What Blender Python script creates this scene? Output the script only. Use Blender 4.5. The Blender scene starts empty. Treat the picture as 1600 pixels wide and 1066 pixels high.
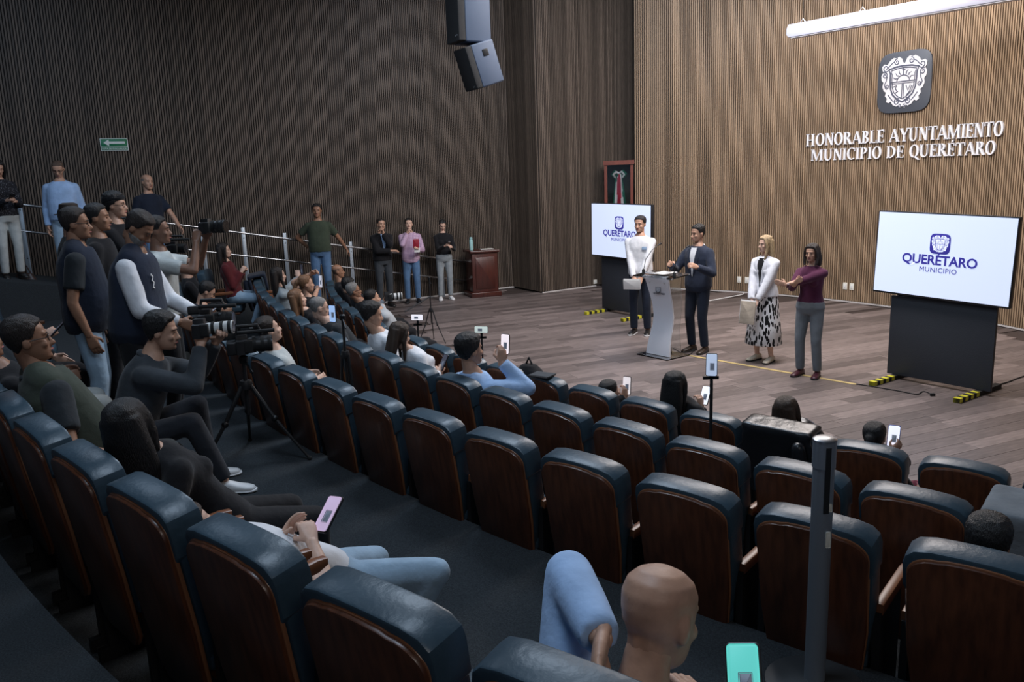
import bpy, bmesh, math, random
import numpy as np
from mathutils import Vector, Matrix
R = math.radians
rnd = random.Random(7)
scene = bpy.context.scene
C = scene.collection
# ------------------------------------------------------------------ camera
FPX, PITCH, ROLL, EYE = 1290.0, R(11.6), R(2.0), 2.55
_f = Vector((0, math.cos(PITCH), -math.sin(PITCH))); _r = Vector((1, 0, 0)); _u = _r.cross(_f)
CI = _r * math.cos(ROLL) - _u * math.sin(ROLL)
CJ = _r * math.sin(ROLL) + _u * math.cos(ROLL)
cam_data = bpy.data.cameras.new('camera'); cam_data.sensor_width = 36.0
cam_data.lens = FPX * 36.0 / 1600.0; cam_data.clip_end = 200
cam = bpy.data.objects.new('camera', cam_data); C.objects.link(cam)
mw = Matrix((CI, CJ, -_f)).transposed().to_4x4(); mw.translation = (0, 0, EYE)
cam.matrix_world = mw; scene.camera = cam

def spot(px, py, z=0.0):
    """surveyed point: where the sight line through a photo pixel meets height z"""
    d = _f + CI * ((px - 800) / FPX) - CJ * ((py - 533) / FPX)
    return Vector((0, 0, EYE)) + d * ((z - EYE) / d.z)
def sight(px, py, dist):
    """point on the sight line at ground distance dist"""
    d = _f + CI * ((px - 800) / FPX) - CJ * ((py - 533) / FPX)
    return Vector((0, 0, EYE)) + d * (dist / math.hypot(d.x, d.y))
def on_plane(px, py, p0, n):
    d = _f + CI * ((px - 800) / FPX) - CJ * ((py - 533) / FPX)
    o = Vector((0, 0, EYE)); return o + d * ((Vector(p0) - o).dot(n) / d.dot(n))
# ------------------------------------------------------------------ light
w = bpy.data.worlds.new('world'); scene.world = w; w.use_nodes = True
w.node_tree.nodes['Background'].inputs[0].default_value = (0.55, 0.70, 1.0, 1)
w.node_tree.nodes['Background'].inputs[1].default_value = 0.15
vs = scene.view_settings
vs.view_transform = 'Standard'; vs.look = 'None'; vs.gamma = 1.0; vs.use_curve_mapping = False
vs.exposure = 0.0
def area(name, loc, target, sx, sy, power, col, spread=180):
    l = bpy.data.lights.new(name, 'AREA'); l.shape = 'RECTANGLE'; l.size = sx; l.size_y = sy
    l.energy = power; l.color = col; l.spread = R(spread)
    o = bpy.data.objects.new(name, l); C.objects.link(o); o.location = loc
    o.rotation_euler = (Vector(target) - Vector(loc)).to_track_quat('-Z', 'Y').to_euler()
    return o
# ceiling luminaires of the hall: two white ones over the stage, one grazing the curved wall, weak ones over the seats, then a rear fill
area('stage_luminaire', (2.6, 9.8, 6.4), (3.6, 11.2, 0), 3.0, 2.0, 500, (1.0, 0.95, 0.95))
area('stage_luminaire', (4.6, 12.0, 6.4), (4.9, 12.3, 0), 2.5, 2.0, 280, (1.0, 0.90, 0.84))
area('wall_luminaire', (2.0, 13.0, 6.45), (3.6, 17.0, 3.2), 2.5, 0.6, 260, (0.80, 0.87, 1.0))
area('hall_luminaire', (-0.6, 7.5, 6.4), (-0.8, 7.0, 0), 1.6, 1.6, 150, (0.68, 0.82, 1.0))
area('hall_luminaire', (-5.4, 9.5, 6.4), (-5.8, 10.5, 0), 1.4, 1.4, 80, (0.62, 0.78, 1.0))
area('hall_luminaire', (-0.8, 2.6, 6.4), (-0.6, 3.4, 0), 1.6, 1.6, 100, (0.64, 0.80, 1.0))
area('rear_fill', (2.2, -3.2, 5.9), (1.0, 4.5, 0.6), 2.0, 1.2, 50, (1.0, 0.95, 0.90))  # fill light added behind the camera to brighten the wooden seat backs
# ------------------------------------------------------------------ materials
MATS = {}
def mat(name, col=(.5, .5, .5), rough=.6, metal=0, bump=0, bscale=60, var=0, emit=None, estr=1, spec=.5,
        var_scale=None, alpha=None, trans=0, sheen=0, stretch=None, isl=False, objr=False, coat=0):
    if name in MATS: return MATS[name]
    m = bpy.data.materials.new(name); m.use_nodes = True; nt = m.node_tree
    b = nt.nodes['Principled BSDF']
    b.inputs['Base Color'].default_value = (*col, 1); b.inputs['Roughness'].default_value = rough
    b.inputs['Metallic'].default_value = metal; b.inputs['Specular IOR Level'].default_value = spec
    if trans: b.inputs['Transmission Weight'].default_value = trans
    if coat: b.inputs['Coat Weight'].default_value = coat; b.inputs['Coat Roughness'].default_value = .2
    if sheen: b.inputs['Sheen Weight'].default_value = sheen
    if emit:
        b.inputs['Emission Color'].default_value = (*emit, 1); b.inputs['Emission Strength'].default_value = estr
    tc = nt.nodes.new('ShaderNodeTexCoord'); src = tc.outputs['Object']
    if stretch:
        mp = nt.nodes.new('ShaderNodeMapping'); mp.inputs['Scale'].default_value = stretch
        nt.links.new(src, mp.inputs[0]); src = mp.outputs[0]
    if var:
        n = nt.nodes.new('ShaderNodeTexNoise'); n.inputs['Scale'].default_value = var_scale or bscale
        n.inputs['Detail'].default_value = 5; nt.links.new(src, n.inputs[0])
        r = nt.nodes.new('ShaderNodeMapRange'); r.inputs[1].default_value = .3; r.inputs[2].default_value = .7
        r.inputs[3].default_value = 1 - var; r.inputs[4].default_value = 1 + var
        nt.links.new(n.outputs[0], r.inputs[0]); fac = r.outputs[0]
        if isl or objr:
            g = nt.nodes.new('ShaderNodeObjectInfo' if objr else 'ShaderNodeNewGeometry')
            r2 = nt.nodes.new('ShaderNodeMapRange'); r2.inputs[3].default_value = 1 - var * 1.3; r2.inputs[4].default_value = 1 + var * 1.3
            nt.links.new(g.outputs['Random' if objr else 'Random Per Island'], r2.inputs[0])
            mu = nt.nodes.new('ShaderNodeMath'); mu.operation = 'MULTIPLY'
            nt.links.new(fac, mu.inputs[0]); nt.links.new(r2.outputs[0], mu.inputs[1]); fac = mu.outputs[0]
        hs = nt.nodes.new('ShaderNodeHueSaturation'); hs.inputs['Color'].default_value = (*col, 1)
        nt.links.new(fac, hs.inputs['Value']); nt.links.new(hs.outputs[0], b.inputs['Base Color'])
    if bump:
        n = nt.nodes.new('ShaderNodeTexNoise'); n.inputs['Scale'].default_value = bscale; n.inputs['Detail'].default_value = 4
        nt.links.new(src, n.inputs[0]); bp = nt.nodes.new('ShaderNodeBump'); bp.inputs['Strength'].default_value = bump
        bp.inputs['Distance'].default_value = .02; nt.links.new(n.outputs[0], bp.inputs['Height']); nt.links.new(bp.outputs[0], b.inputs['Normal'])
    MATS[name] = m; return m
def cloth(name, col, rough=.85, bump=.35, bscale=14, var=.12): return mat(name, col, rough, bump=bump, bscale=bscale, var=var, var_scale=9, spec=.2, sheen=.1)
def glow(name, col, s): return mat(name, col, .4, emit=col, estr=s)
# ------------------------------------------------------------------ mesh helpers: a shape is (verts, faces)
def join(*sh):
    V, F = [], []
    for v, f in sh:
        o = len(V); V += [tuple(p) for p in v]; F += [tuple(i + o for i in q) for q in f]
    return V, F
def xf(sh, m=None, loc=None, rz=0, s=None):
    if m is None:
        m = Matrix.Translation(loc or (0, 0, 0)) @ Matrix.Rotation(rz, 4, 'Z')
        if s: m = m @ Matrix.Diagonal((*s, 1))
    return [tuple(m @ Vector(p)) for p in sh[0]], sh[1]
def box(x0, x1, y0, y1, z0, z1):
    v = [(x, y, z) for z in (z0, z1) for x, y in ((x0, y0), (x1, y0), (x1, y1), (x0, y1))]
    return v, [(3, 2, 1, 0), (4, 5, 6, 7), (0, 1, 5, 4), (1, 2, 6, 5), (2, 3, 7, 6), (3, 0, 4, 7)]
def prism(outline, y0, y1, bev=0.0):
    """outline in XZ (counter-clockwise seen from -Y), thickness y0..y1, edges rounded by bev"""
    n = len(outline); cx = sum(p[0] for p in outline) / n; cz = sum(p[1] for p in outline) / n
    def ring(y, ins):
        out = []
        for k in range(n):
            a, b, c = Vector(outline[k - 1]), Vector(outline[k]), Vector(outline[(k + 1) % n])
            t = (c - a).normalized(); nn = Vector((-t.y, t.x)); q = b + nn * ins
            out.append((q.x, y, q.y))
        return out
    rings = [ring(y0, bev), ring(y0 + bev * .3, bev * .3), ring(y0 + bev, 0), ring(y1 - bev, 0), ring(y1 - bev * .3, bev * .3), ring(y1, bev)] if bev else [ring(y0, 0), ring(y1, 0)]
    V = [p for r in rings for p in r]; F = []
    for k in range(len(rings) - 1):
        for i in range(n):
            j = (i + 1) % n; F.append((k * n + i, k * n + j, (k + 1) * n + j, (k + 1) * n + i))
    F.append(tuple(range(n))[::-1]); F.append(tuple(range((len(rings) - 1) * n, len(rings) * n)))
    return V, [tuple(reversed(f)) for f in F]
def rrect(w, h, r, n=5, cx=0, cz=0):
    pts = []
    for sx, sz, a0 in ((1, 1, 0), (-1, 1, 90), (-1, -1, 180), (1, -1, 270)):
        for k in range(n + 1):
            a = R(a0 + 90 * k / n); pts.append((cx + sx * (w / 2 - r) + r * math.cos(a), cz + sz * (h / 2 - r) + r * math.sin(a)))
    return pts
def slab(w, d, h, r=.01, cz=0, bev=.004): return prism(rrect(w, h, r, 4, 0, cz), -d / 2, d / 2, bev)
def tube(pts, rad, n=10, cap=True, dome=False):
    P = [Vector(p) for p in pts]; m = len(P); rr = rad if hasattr(rad, '__len__') else [rad] * m
    if dome:
        d0 = (P[0] - P[1]).normalized(); d1 = (P[-1] - P[-2]).normalized(); A, ra, B, rb = [], [], [], []
        for t in (80, 50, 25):
            A.append(P[0] + d0 * rr[0] * math.sin(R(t))); ra.append(rr[0] * math.cos(R(t)))
        for t in (25, 50, 80):
            B.append(P[-1] + d1 * rr[-1] * math.sin(R(t))); rb.append(rr[-1] * math.cos(R(t)))
        P = A + P + B; rr = ra + list(rr) + rb; m = len(P)
    V, F = [], []; t0 = (P[1] - P[0]).normalized()
    u = t0.orthogonal().normalized(); prev = t0
    for k in range(m):
        t = (P[min(k + 1, m - 1)] - P[max(k - 1, 0)]).normalized()
        if t.length == 0: t = prev
        u = (prev.rotation_difference(t) @ u); u = (u - t * u.dot(t)).normalized(); prev = t; v = t.cross(u)
        for i in range(n):
            a = 2 * math.pi * i / n; V.append(tuple(P[k] + (u * math.cos(a) + v * math.sin(a)) * rr[k]))
    for k in range(m - 1):
        for i in range(n):
            j = (i + 1) % n; F.append((k * n + i, k * n + j, (k + 1) * n + j, (k + 1) * n + i))
    if cap: F.append(tuple(range(n))[::-1]); F.append(tuple(range((m - 1) * n, m * n)))
    return V, F
def lathe(prof, n=24, axis='Z'):
    V, F = [], []; m = len(prof)
    for r, z in prof:
        for i in range(n):
            a = 2 * math.pi * i / n; V.append((r * math.cos(a), r * math.sin(a), z))
    for k in range(m - 1):
        for i in range(n):
            j = (i + 1) % n; F.append((k * n + i, k * n + j, (k + 1) * n + j, (k + 1) * n + i))
    F.append(tuple(range(n))[::-1]); F.append(tuple(range((m - 1) * n, m * n)))
    return V, F
def ball(c, r, n=12):
    r = r if hasattr(r, '__len__') else (r, r, r)
    v, f = lathe([(max(.001, math.sin(math.pi * k / n)), -math.cos(math.pi * k / n)) for k in range(n + 1)], n + 4)
    return [(c[0] + p[0] * r[0], c[1] + p[1] * r[1], c[2] + p[2] * r[2]) for p in v], f
def loft(secs, n=20):
    """secs: (centre, xaxis, yaxis, half width, half depth)"""
    V, F = [], []; m = len(secs)
    for c, X, Y, a, b in secs:
        c, X, Y = Vector(c), Vector(X), Vector(Y)
        for i in range(n):
            t = 2 * math.pi * i / n; ct, st = math.cos(t), math.sin(t)
            V.append(tuple(c + X * a * math.copysign(abs(ct) ** .85, ct) + Y * b * math.copysign(abs(st) ** .85, st)))
    for k in range(m - 1):
        for i in range(n):
            j = (i + 1) % n; F.append((k * n + i, k * n + j, (k + 1) * n + j, (k + 1) * n + i))
    F.append(tuple(range(n))[::-1]); F.append(tuple(range((m - 1) * n, m * n)))
    return V, F
def mesh(name, sh, smooth=True, angle=40):
    me = bpy.data.meshes.new(name); me.from_pydata([tuple(v) for v in sh[0]], [], sh[1]); me.validate()
    bm = bmesh.new(); bm.from_mesh(me); bmesh.ops.recalc_face_normals(bm, faces=bm.faces)
    if smooth:
        for f in bm.faces: f.smooth = True
        for e in bm.edges:
            e.smooth = len(e.link_faces) == 2 and e.calc_face_angle(0) < R(angle)
    bm.to_mesh(me); bm.free(); return me
def obj(name, sh, m, parent=None, loc=None, rz=0, smooth=True, label=None, matrix=None, angle=40):
    me = sh if isinstance(sh, bpy.types.Mesh) else mesh(name, sh, smooth, angle)
    if m and not me.materials: me.materials.append(m)
    o = bpy.data.objects.new(name, me); C.objects.link(o)
    if parent: o.parent = parent
    if matrix is not None: o.matrix_local = matrix
    else:
        if loc is not None: o.location = loc
        o.rotation_euler = (0, 0, rz)
    if label: o['label'] = label
    return o
def tag(o, label=None, cat=None, group=None, kind=None):
    if label: o['label'] = label
    if cat: o['category'] = cat
    if group: o['group'] = group
    if kind: o['kind'] = kind
    return o
def thing(name, label, cat, loc=(0, 0, 0), rz=0, group=None, matrix=None):
    o = bpy.data.objects.new(name, None); C.objects.link(o); o.empty_display_size = .1
    if matrix is not None: o.matrix_world = matrix
    else: o.location = loc; o.rotation_euler = (0, 0, rz)
    return tag(o, label, cat, group)
def copy_tree(o, parent=None):
    c = o.copy(); C.objects.link(c)
    if parent: c.parent = parent
    for ch in o.children: copy_tree(ch, c)
    return c
def frame(loc, fwd, up=(0, 0, 1)):
    """matrix with local +Y along fwd, +Z near up"""
    y = Vector(fwd).normalized(); x = y.cross(Vector(up)).normalized(); z = x.cross(y)
    m = Matrix((x, y, z)).transposed().to_4x4(); m.translation = loc; return m
def text_shape(body, size=1.0, extrude=.002, bold=0.0, align='CENTER', spacing=1.0):
    cu = bpy.data.curves.new('t', 'FONT'); cu.body = body; cu.size = size; cu.extrude = extrude; cu.offset = bold
    cu.align_x = align; cu.space_character = spacing; cu.resolution_u = 3
    o = bpy.data.objects.new('t', cu); C.objects.link(o); dg = bpy.context.evaluated_depsgraph_get()
    me = bpy.data.meshes.new_from_object(o.evaluated_get(dg)); bpy.data.objects.remove(o)
    v = [(p.co.x, -p.co.z, p.co.y) for p in me.vertices]; f = [tuple(q.vertices) for q in me.polygons]
    bpy.data.meshes.remove(me); return v, f            # lies in XZ, faces -Y
# ================================================================== the hall
M_slat_l = mat('walnut_slat', (.100, .076, .058), .55, var=.28, var_scale=3, stretch=(30, 30, 2.0), isl=True)
M_slat_r = mat('oak_slat', (.29, .20, .125), .55, var=.20, var_scale=3, stretch=(30, 30, 2.0), isl=True)
M_back = mat('slat_backing', (.012, .009, .008), .9)
M_wood = mat('floor_plank_wood', (.150, .120, .112), .45, var=.30, var_scale=2.2, stretch=(2.0, 16, 2), objr=True, bump=.05, bscale=40)
M_wood2 = mat('floor_plank_wood_far', (.150, .120, .112), .45, var=.30, var_scale=2.2, stretch=(2.0, 16, 2), isl=True, bump=.05, bscale=40)
M_carpet = mat('charcoal_carpet', (.045, .052, .058), .95, var=.35, var_scale=160, bump=.6, bscale=420, spec=.1)
M_trim = mat('pale_trim', (.55, .52, .50), .5)
M_steel = mat('brushed_steel', (.55, .56, .58), .32, metal=1)
M_black = mat('black_plastic', (.012, .012, .013), .45)
M_dark = mat('dark_metal', (.02, .021, .023), .4, metal=.6)
M_rubber = mat('black_rubber', (.008, .008, .008), .8)
M_white = mat('white_plastic', (.75, .75, .74), .45)
M_glassy = mat('screen_glass', (.01, .01, .012), .12)
RC, RRAD = Vector((-.46, 10.09)), 8.2                 # curved wall behind the stage
def arc(c, r, a, z=0): return Vector((c[0] + r * math.cos(a), c[1] + r * math.sin(a), z))
A_END = math.atan2(17.66 - RC.y, 2.70 - RC.x)
# curved wall: backing shell, then slats
def shell(c, r0, r1, a0, a1, z0, z1, n):
    V, F = [], []
    for k in range(n + 1):
        a = a0 + (a1 - a0) * k / n
        for r in (r0, r1):
            for z in (z0, z1): V.append((c[0] + r * math.cos(a), c[1] + r * math.sin(a), z))
    for k in range(n):
        b = 4 * k; d = b + 4
        F += [(b, b + 1, d + 1, d), (b + 2, d + 2, d + 3, b + 3), (b + 1, b + 3, d + 3, d + 1), (b, d, d + 2, b + 2)]
    F += [(0, 2, 3, 1), (4 * n, 4 * n + 1, 4 * n + 3, 4 * n + 2)]
    return V, F
wr = obj('wall_right', shell(RC, RRAD, RRAD + .25, R(-32), A_END, -.1, 6.6, 60), M_back); tag(wr, kind='structure')
PIT = .042; parts = []; n = int((A_END - R(-32)) * RRAD / PIT)
for k in range(n):
    a = A_END - (k + .5) * PIT / RRAD; c = arc(RC, RRAD, a)
    parts.append(xf(box(-.0115, .0115, -.002, .026, .03, 6.6), loc=c, rz=a + math.pi / 2))
o = obj('slats', join(*parts), M_slat_r, wr, smooth=False); tag(o, kind='stuff')
t = obj('trim_1', shell(RC, RRAD - .03, RRAD, R(-32), A_END, 0, .022, 60), M_trim); tag(t, kind='structure')
# straight slatted walls on the left
LD = Vector((math.cos(R(31)), math.sin(R(31)), 0)); LN = Vector((-LD.y, LD.x, 0)); L0 = Vector((.085, 18.42, 0))
BD = Vector((math.cos(R(33)), math.sin(R(33)), 0)); B0 = Vector((.674, 17.38, 0))
def flat_wall(name, p, d, length, ztop, m, zb=-.1):
    wobj = obj(name, box(0, length, .0, .2, zb, ztop), M_back, loc=p, rz=math.atan2(d.y, d.x), smooth=False); tag(wobj, kind='structure')
    q = [box((k + .5) * .041 - .012, (k + .5) * .041 + .012, -.024, .002, .03, ztop) for k in range(int(length / .041))]
    s = obj('slats', join(*q), m, wobj, smooth=False); tag(s, kind='stuff'); return wobj
flat_wall('wall_left', L0 - LD * 15.0, LD, 15.0, 6.6, M_slat_l)
flat_wall('wall_jog', L0, (B0 - L0).normalized(), (B0 - L0).length, 6.6, M_slat_l)
flat_wall('wall_corner', B0, BD, 2.9, 6.6, M_slat_l)
t = obj('trim_2', box(-15, 0, -.035, 0, 0, .03), M_trim, loc=L0, rz=R(31), smooth=False); tag(t, kind='structure')
t = obj('trim_3', box(0, 1.45, -.034, 0, 0, .022), M_trim, loc=B0, rz=R(33), smooth=False); tag(t, kind='structure')
cl = obj('ceiling', box(-22, 14, -9, 24, 6.6, 6.8), mat('ceiling_paint', (.03, .03, .035), .9), smooth=False); tag(cl, kind='structure')
# ---- seating geometry (rows are arcs): centre, radius, arc position of seat i = q0 + q1*i + q2*i*i, back top height
ROWS = dict(
    D=((13.224, 17.119), 16.614, (66.661, .5266, -.00328), .855, (-19, 1)),
    C=((15.724, 18.281), 20.429, (80.855, .523, -.0024), 1.12, (-20, 2)),
    B=((13.499, 17.462), 19.118, (77.1628, .5534, 0), 1.245, (-19, 1)),
    A=((9.922, 14.304), 16.243, (65.9668, .5597, 0), 1.62, (-14, 1)))
CH = .98
def seat_at(row, i, dr=0.0):
    c, r, q, z, _ = ROWS[row]; a = (q[0] + q[1] * i + q[2] * i * i) / r
    p = arc(c, r + dr, a, z - CH); f = Vector((-math.cos(a), -math.sin(a), 0))
    return p, f, math.atan2(f.y, f.x) - math.pi / 2
# wooden stage floor: planks laid at 23.7 degrees
PA = R(23.7); pd = Vector((math.cos(PA), math.sin(PA))); pn = Vector((-pd.y, pd.x))
def on_stage(p, mg=0.0):
    dD = (p - Vector(ROWS['D'][0])).length
    if dD > ROWS['D'][1] - .70 + mg: return False
    if (p - RC).length > RRAD + mg and p.x > 2.6: return False
    if (p - Vector(L0.xy)).dot(Vector(LN.xy)) > mg and p.x < .4: return False
    if (p - Vector(B0.xy)).dot(Vector((-BD.y, BD.x))) > mg and p.x >= .4: return False
    return -3.5 < p.x < 8.2 and p.y > 3.0
c0 = ROWS['D'][0]; r0 = ROWS['D'][1] - .70
V = [tuple(arc(c0, r0, R(160 + 108 * k / 60), 0)) for k in range(61)] + [(13, 1.5, 0), (13, 24, 0), (-1.45, 24, 0)]
fl = obj('floor', prism([(v[0], v[1]) for v in V], .012, .10), mat('floor_underlay', (.05, .035, .03), .7), smooth=False)
fl.data.transform(Matrix(((1, 0, 0, 0), (0, 0, 1, 0), (0, -1, 0, 0), (0, 0, 0, 1)))); fl.data.flip_normals()
tag(fl, kind='structure')
PW, PL = .178, 1.22
base_plank = mesh('floor_plank', join(prism(rrect(PL - .003, PW - .003, .002, 1), -.010, .0, .0015)), smooth=False)
base_plank.transform(Matrix(((1, 0, 0, 0), (0, 0, 1, 0), (0, -1, 0, 0), (0, 0, 0, 1)))); base_plank.materials.append(M_wood)
zs = [v.co.z for v in base_plank.vertices]
planks = []
for j in range(-70, 110):
    off = rnd.random() * PL
    for i in range(-16, 18):
        p = pd * (i * PL + off) + pn * (j * PW)
        if on_stage(p, .05) and all(on_stage(p + pd * s * PL * .5, .15) for s in (-1, 1)): planks.append(p)
def seen(p):
    v = Vector((p.x, p.y, 0)) - Vector((0, 0, EYE)); d = v.dot(_f); return d > 0 and abs(v.dot(CI) / d) < .64 and v.dot(CJ) / d > -.2
planks.sort(key=lambda p: (not seen(p), p.length))
bz = 0.0
for k, p in enumerate(planks[:300]):
    obj('floor_plank', base_plank, None, fl, loc=(p.x, p.y, -.0105), rz=PA)
rest = [xf(([tuple(v.co) for v in base_plank.vertices], [tuple(f.vertices) for f in base_plank.polygons]), loc=(p.x, p.y, -.0105), rz=PA) for p in planks[300:]]
o = obj('floor_planks_far', join(*rest), M_wood2, fl, smooth=False); tag(o, kind='stuff')
# carpeted tiers
def tier(name, c, r, a0, a1, ztop, depth=9.0):
    o = obj(name, shell(c, r, r + depth, R(a0), R(a1), -.6, ztop, 70), M_carpet, smooth=False); tag(o, kind='structure'); return o
bs = obj('floor_audience', box(-16, 12, -6, 19, -.62, -.104), M_carpet, smooth=False); tag(bs, kind='structure')
def deg_of(row, i):
    c, r, q, z, _ = ROWS[row]; return math.degrees((q[0] + q[1] * i + q[2] * i * i) / r)
tier('floor_tier_1', ROWS['C'][0], ROWS['C'][1] - .66, deg_of('C', -21), 236, ROWS['C'][3] - CH, 1.6)
tier('floor_tier_2', ROWS['B'][0], ROWS['B'][1] - .66, deg_of('B', -21), 240, ROWS['B'][3] - CH, 1.0)
tier('floor_tier_3', ROWS['B'][0], ROWS['B'][1] - .085, 193, 242, ROWS['A'][3] - CH, 5.0)
tier('floor_tier_4', ROWS['A'][0], ROWS['A'][1] + .16, 196, 250, 1.05, 6.0)
# sloping walkway beside the left wall, with its handrail
def wallp(s, off, z): p = L0 + LD * s - LN * off; return Vector((p.x, p.y, z))
RA, RB = wallp(-1.25, .12, .69), sight(36, 320, 14.9)          # ends of the top rail
def rail(t, dz=0.0): p = RA.lerp(RB, t); p.z += dz; return p
def rail_h(t): return 1.14                   # rail height above the walkway
def ramp_z(t): return max(0.0, rail(t).z - rail_h(t))
RDIR = (RB - RA).normalized(); RNRM = Vector((RDIR.y, -RDIR.x, 0)).normalized()
if RNRM.y > 0: RNRM = -RNRM                                   # towards the seats
V, F = [], []
for t in (.33, .55, 1.0, 1.25):
    for off in (-2.2, 1.2):
        p = rail(t) + RNRM * off
        for z in (-.6, ramp_z(t) + .004): V.append((p.x, p.y, z))
for k in range(3):
    b = 4 * k; d = b + 4
    F += [(b, b + 1, d + 1, d), (b + 2, d + 2, d + 3, b + 3), (b + 1, b + 3, d + 3, d + 1), (b, d, d + 2, b + 2)]
F += [(0, 2, 3, 1), (12, 13, 15, 14)]
rp = obj('floor_ramp', (V, F), M_carpet, smooth=False); tag(rp, kind='structure')
def project(p):
    v = Vector(p) - Vector((0, 0, EYE)); w_ = v.dot(_f); return 800 + FPX * v.dot(CI) / w_, 533 - FPX * v.dot(CJ) / w_
def rail_t(px):
    lo, hi = -.1, 1.3
    for _ in range(40):
        m = (lo + hi) / 2
        if project(rail(m))[0] > px: lo = m
        else: hi = m
    return lo
hr = thing('handrail', 'steel two-bar handrail on flat posts climbing beside the dark slatted wall', 'handrail', rail(0) * 1, 0)
hr.location.z = 0; inv = hr.location.copy()
def rel(p): return Vector(p) - inv
obj('top_rail', tube([rel(rail(-.01)), rel(rail(1.12))], .021), M_steel, hr)
obj('lower_rail', tube([rel(rail(-.01, -.41)), rel(rail(1.12, -.41))], .017), M_steel, hr)
M_post = mat('post_steel', (.36, .42, .48), .4, metal=.7); RZ = math.atan2(RDIR.y, RDIR.x) + math.pi
for px in (30, 315, 380, 445, 548, 603, 648, 690):
    t = rail_t(px); z0 = ramp_z(t); h = rail(t).z + .10; q = rail(t); q.z = z0
    p = obj('post', xf(slab(.07, .012, h - z0, .012, (h - z0) / 2), loc=rel(q), rz=RZ), M_post, hr)
    for kz in (.25, .6, .85): obj('hole', xf(ball((0, -.008, (h - z0) * kz), (.011, .004, .011), 6), loc=rel(q), rz=RZ), M_black, p)
# ================================================================== auditorium seats
M_leather = mat('petrol_leather', (.034, .062, .086), .38, bump=.10, bscale=30, var=.15, var_scale=6)
M_shell = mat('mahogany_shell', (.085, .027, .011), .38, var=.35, var_scale=3, stretch=(14, 14, 1.5), coat=.2)
M_edge = mat('shell_edge', (.23, .095, .045), .3)
M_arm = mat('armrest_wood', (.21, .078, .034), .35, var=.2, var_scale=4, stretch=(6, 1, 6))
REC = R(9)
def back_outline(wt, wb, z0, z1, rad, n=7):
    """shield: wide rounded top, narrower foot, counter-clockwise from -Y"""
    pts = []
    pts += [(-wb * .75, z0), (wb * .75, z0), (wb, z0 + .05), ((wb + wt) / 2 + .012, (z0 + z1) / 2 - .03)]
    for k in range(n + 1):
        a = R(90 * k / n); pts.append((wt - rad + rad * math.cos(a), z1 - rad * .75 + rad * .75 * math.sin(a)))
    for k in range(4): pts.append(((wt - rad) * (1 - 2 * (k + .5) / 4), z1 + .012 * math.cos((k - 1.5) * .6)))
    for k in range(n + 1):
        a = R(90 + 90 * k / n); pts.append((-wt + rad + rad * math.cos(a), z1 - rad * .75 + rad * .75 * math.sin(a)))
    pts += [(-(wb + wt) / 2 - .012, (z0 + z1) / 2 - .03), (-wb, z0 + .05)]
    return pts
def bow(sh, k=.22):                                  # wrap round the sitter
    return [(x, y + k * x * x, z) for x, y, z in sh[0]], sh[1]
def recl(sh):                                        # lean back about the seat hinge, top back edge at y=0
    m = Matrix.Translation((0, 0, CH)) @ Matrix.Rotation(REC, 4, 'X') @ Matrix.Translation((0, 0, -CH))
    return xf(sh, m)
def make_chair():
    root = thing('auditorium_seat', 'seat', 'seat')
    shell_o = obj('back_shell', recl(bow(prism(back_outline(.212, .175, .20, .922, .10), .0, .022, .006))), M_shell, root)
    obj('shell_edge', recl(bow(prism(back_outline(.216, .179, .198, .927, .102), .012, .026, .004))), M_edge, shell_o)
    obj('back_cushion', recl(bow(prism(back_outline(.226, .19, .33, .93, .09), .026, .125, .018))), M_leather, root)
    obj('head_cushion', recl(bow(prism([(-.215, .77), (.215, .77), (.228, .79), (.230, .88), (.222, .912), (.195, .938), (.14, .952), (.05, .958), (-.05, .958), (-.14, .952), (-.195, .938), (-.222, .912), (-.230, .88), (-.228, .79)], .016, .128, .010), .18)), M_leather, root, angle=28)
    obj('seat_cushion', join(xf(slab(.40, .46, .10, .03, .40, .03), loc=(0, .36, 0))), M_leather, root)
    obj('seat_pan', xf(slab(.38, .42, .03, .01, .335, .008), loc=(0, .36, 0)), M_shell, root)
    for s in (-1, 1):
        a = obj('armrest', xf(prism([(-.02, .60), (.30, .62), (.34, .635), (.34, .66), (.30, .665), (-.02, .645)], -.019, .019, .007), Matrix.Translation((s * .226, .17, 0)) @ Matrix.Rotation(R(90), 4, 'Z')), M_arm, root)
        obj('arm_panel', join(box(s * .226 - .014, s * .226 + .014, .14, .40, .06, .61), box(s * .226 - .016, s * .226 + .016, .10, .46, .0, .06)), M_black, root, smooth=False)
    return root
proto = make_chair(); first = [True]
ROWLAB = dict(D='blue leather seat with mahogany back in the front row at the stage edge',
              C='blue leather seat with mahogany back in the second row from the stage',
              B='blue leather seat with mahogany back in the row along the carpeted aisle edge',
              A='blue leather seat with mahogany back in the raised row behind the aisle')
SEATS = {}
def put_chair(loc, rz, label, group):
    o = proto if first[0] else copy_tree(proto); first[0] = False
    o.location = loc; o.rotation_euler = (0, 0, rz); tag(o, label, 'seat', group); return o
for row in 'DCBA':
    lo, hi = ROWS[row][4]
    for i in range(lo, hi + 1):
        p, f, rz = seat_at(row, i, .05)
        SEATS[row, i] = put_chair(p, rz, ROWLAB[row], {'D': 'front row seats', 'C': 'second row seats', 'B': 'aisle edge row seats', 'A': 'raised row seats'}[row])
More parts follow.
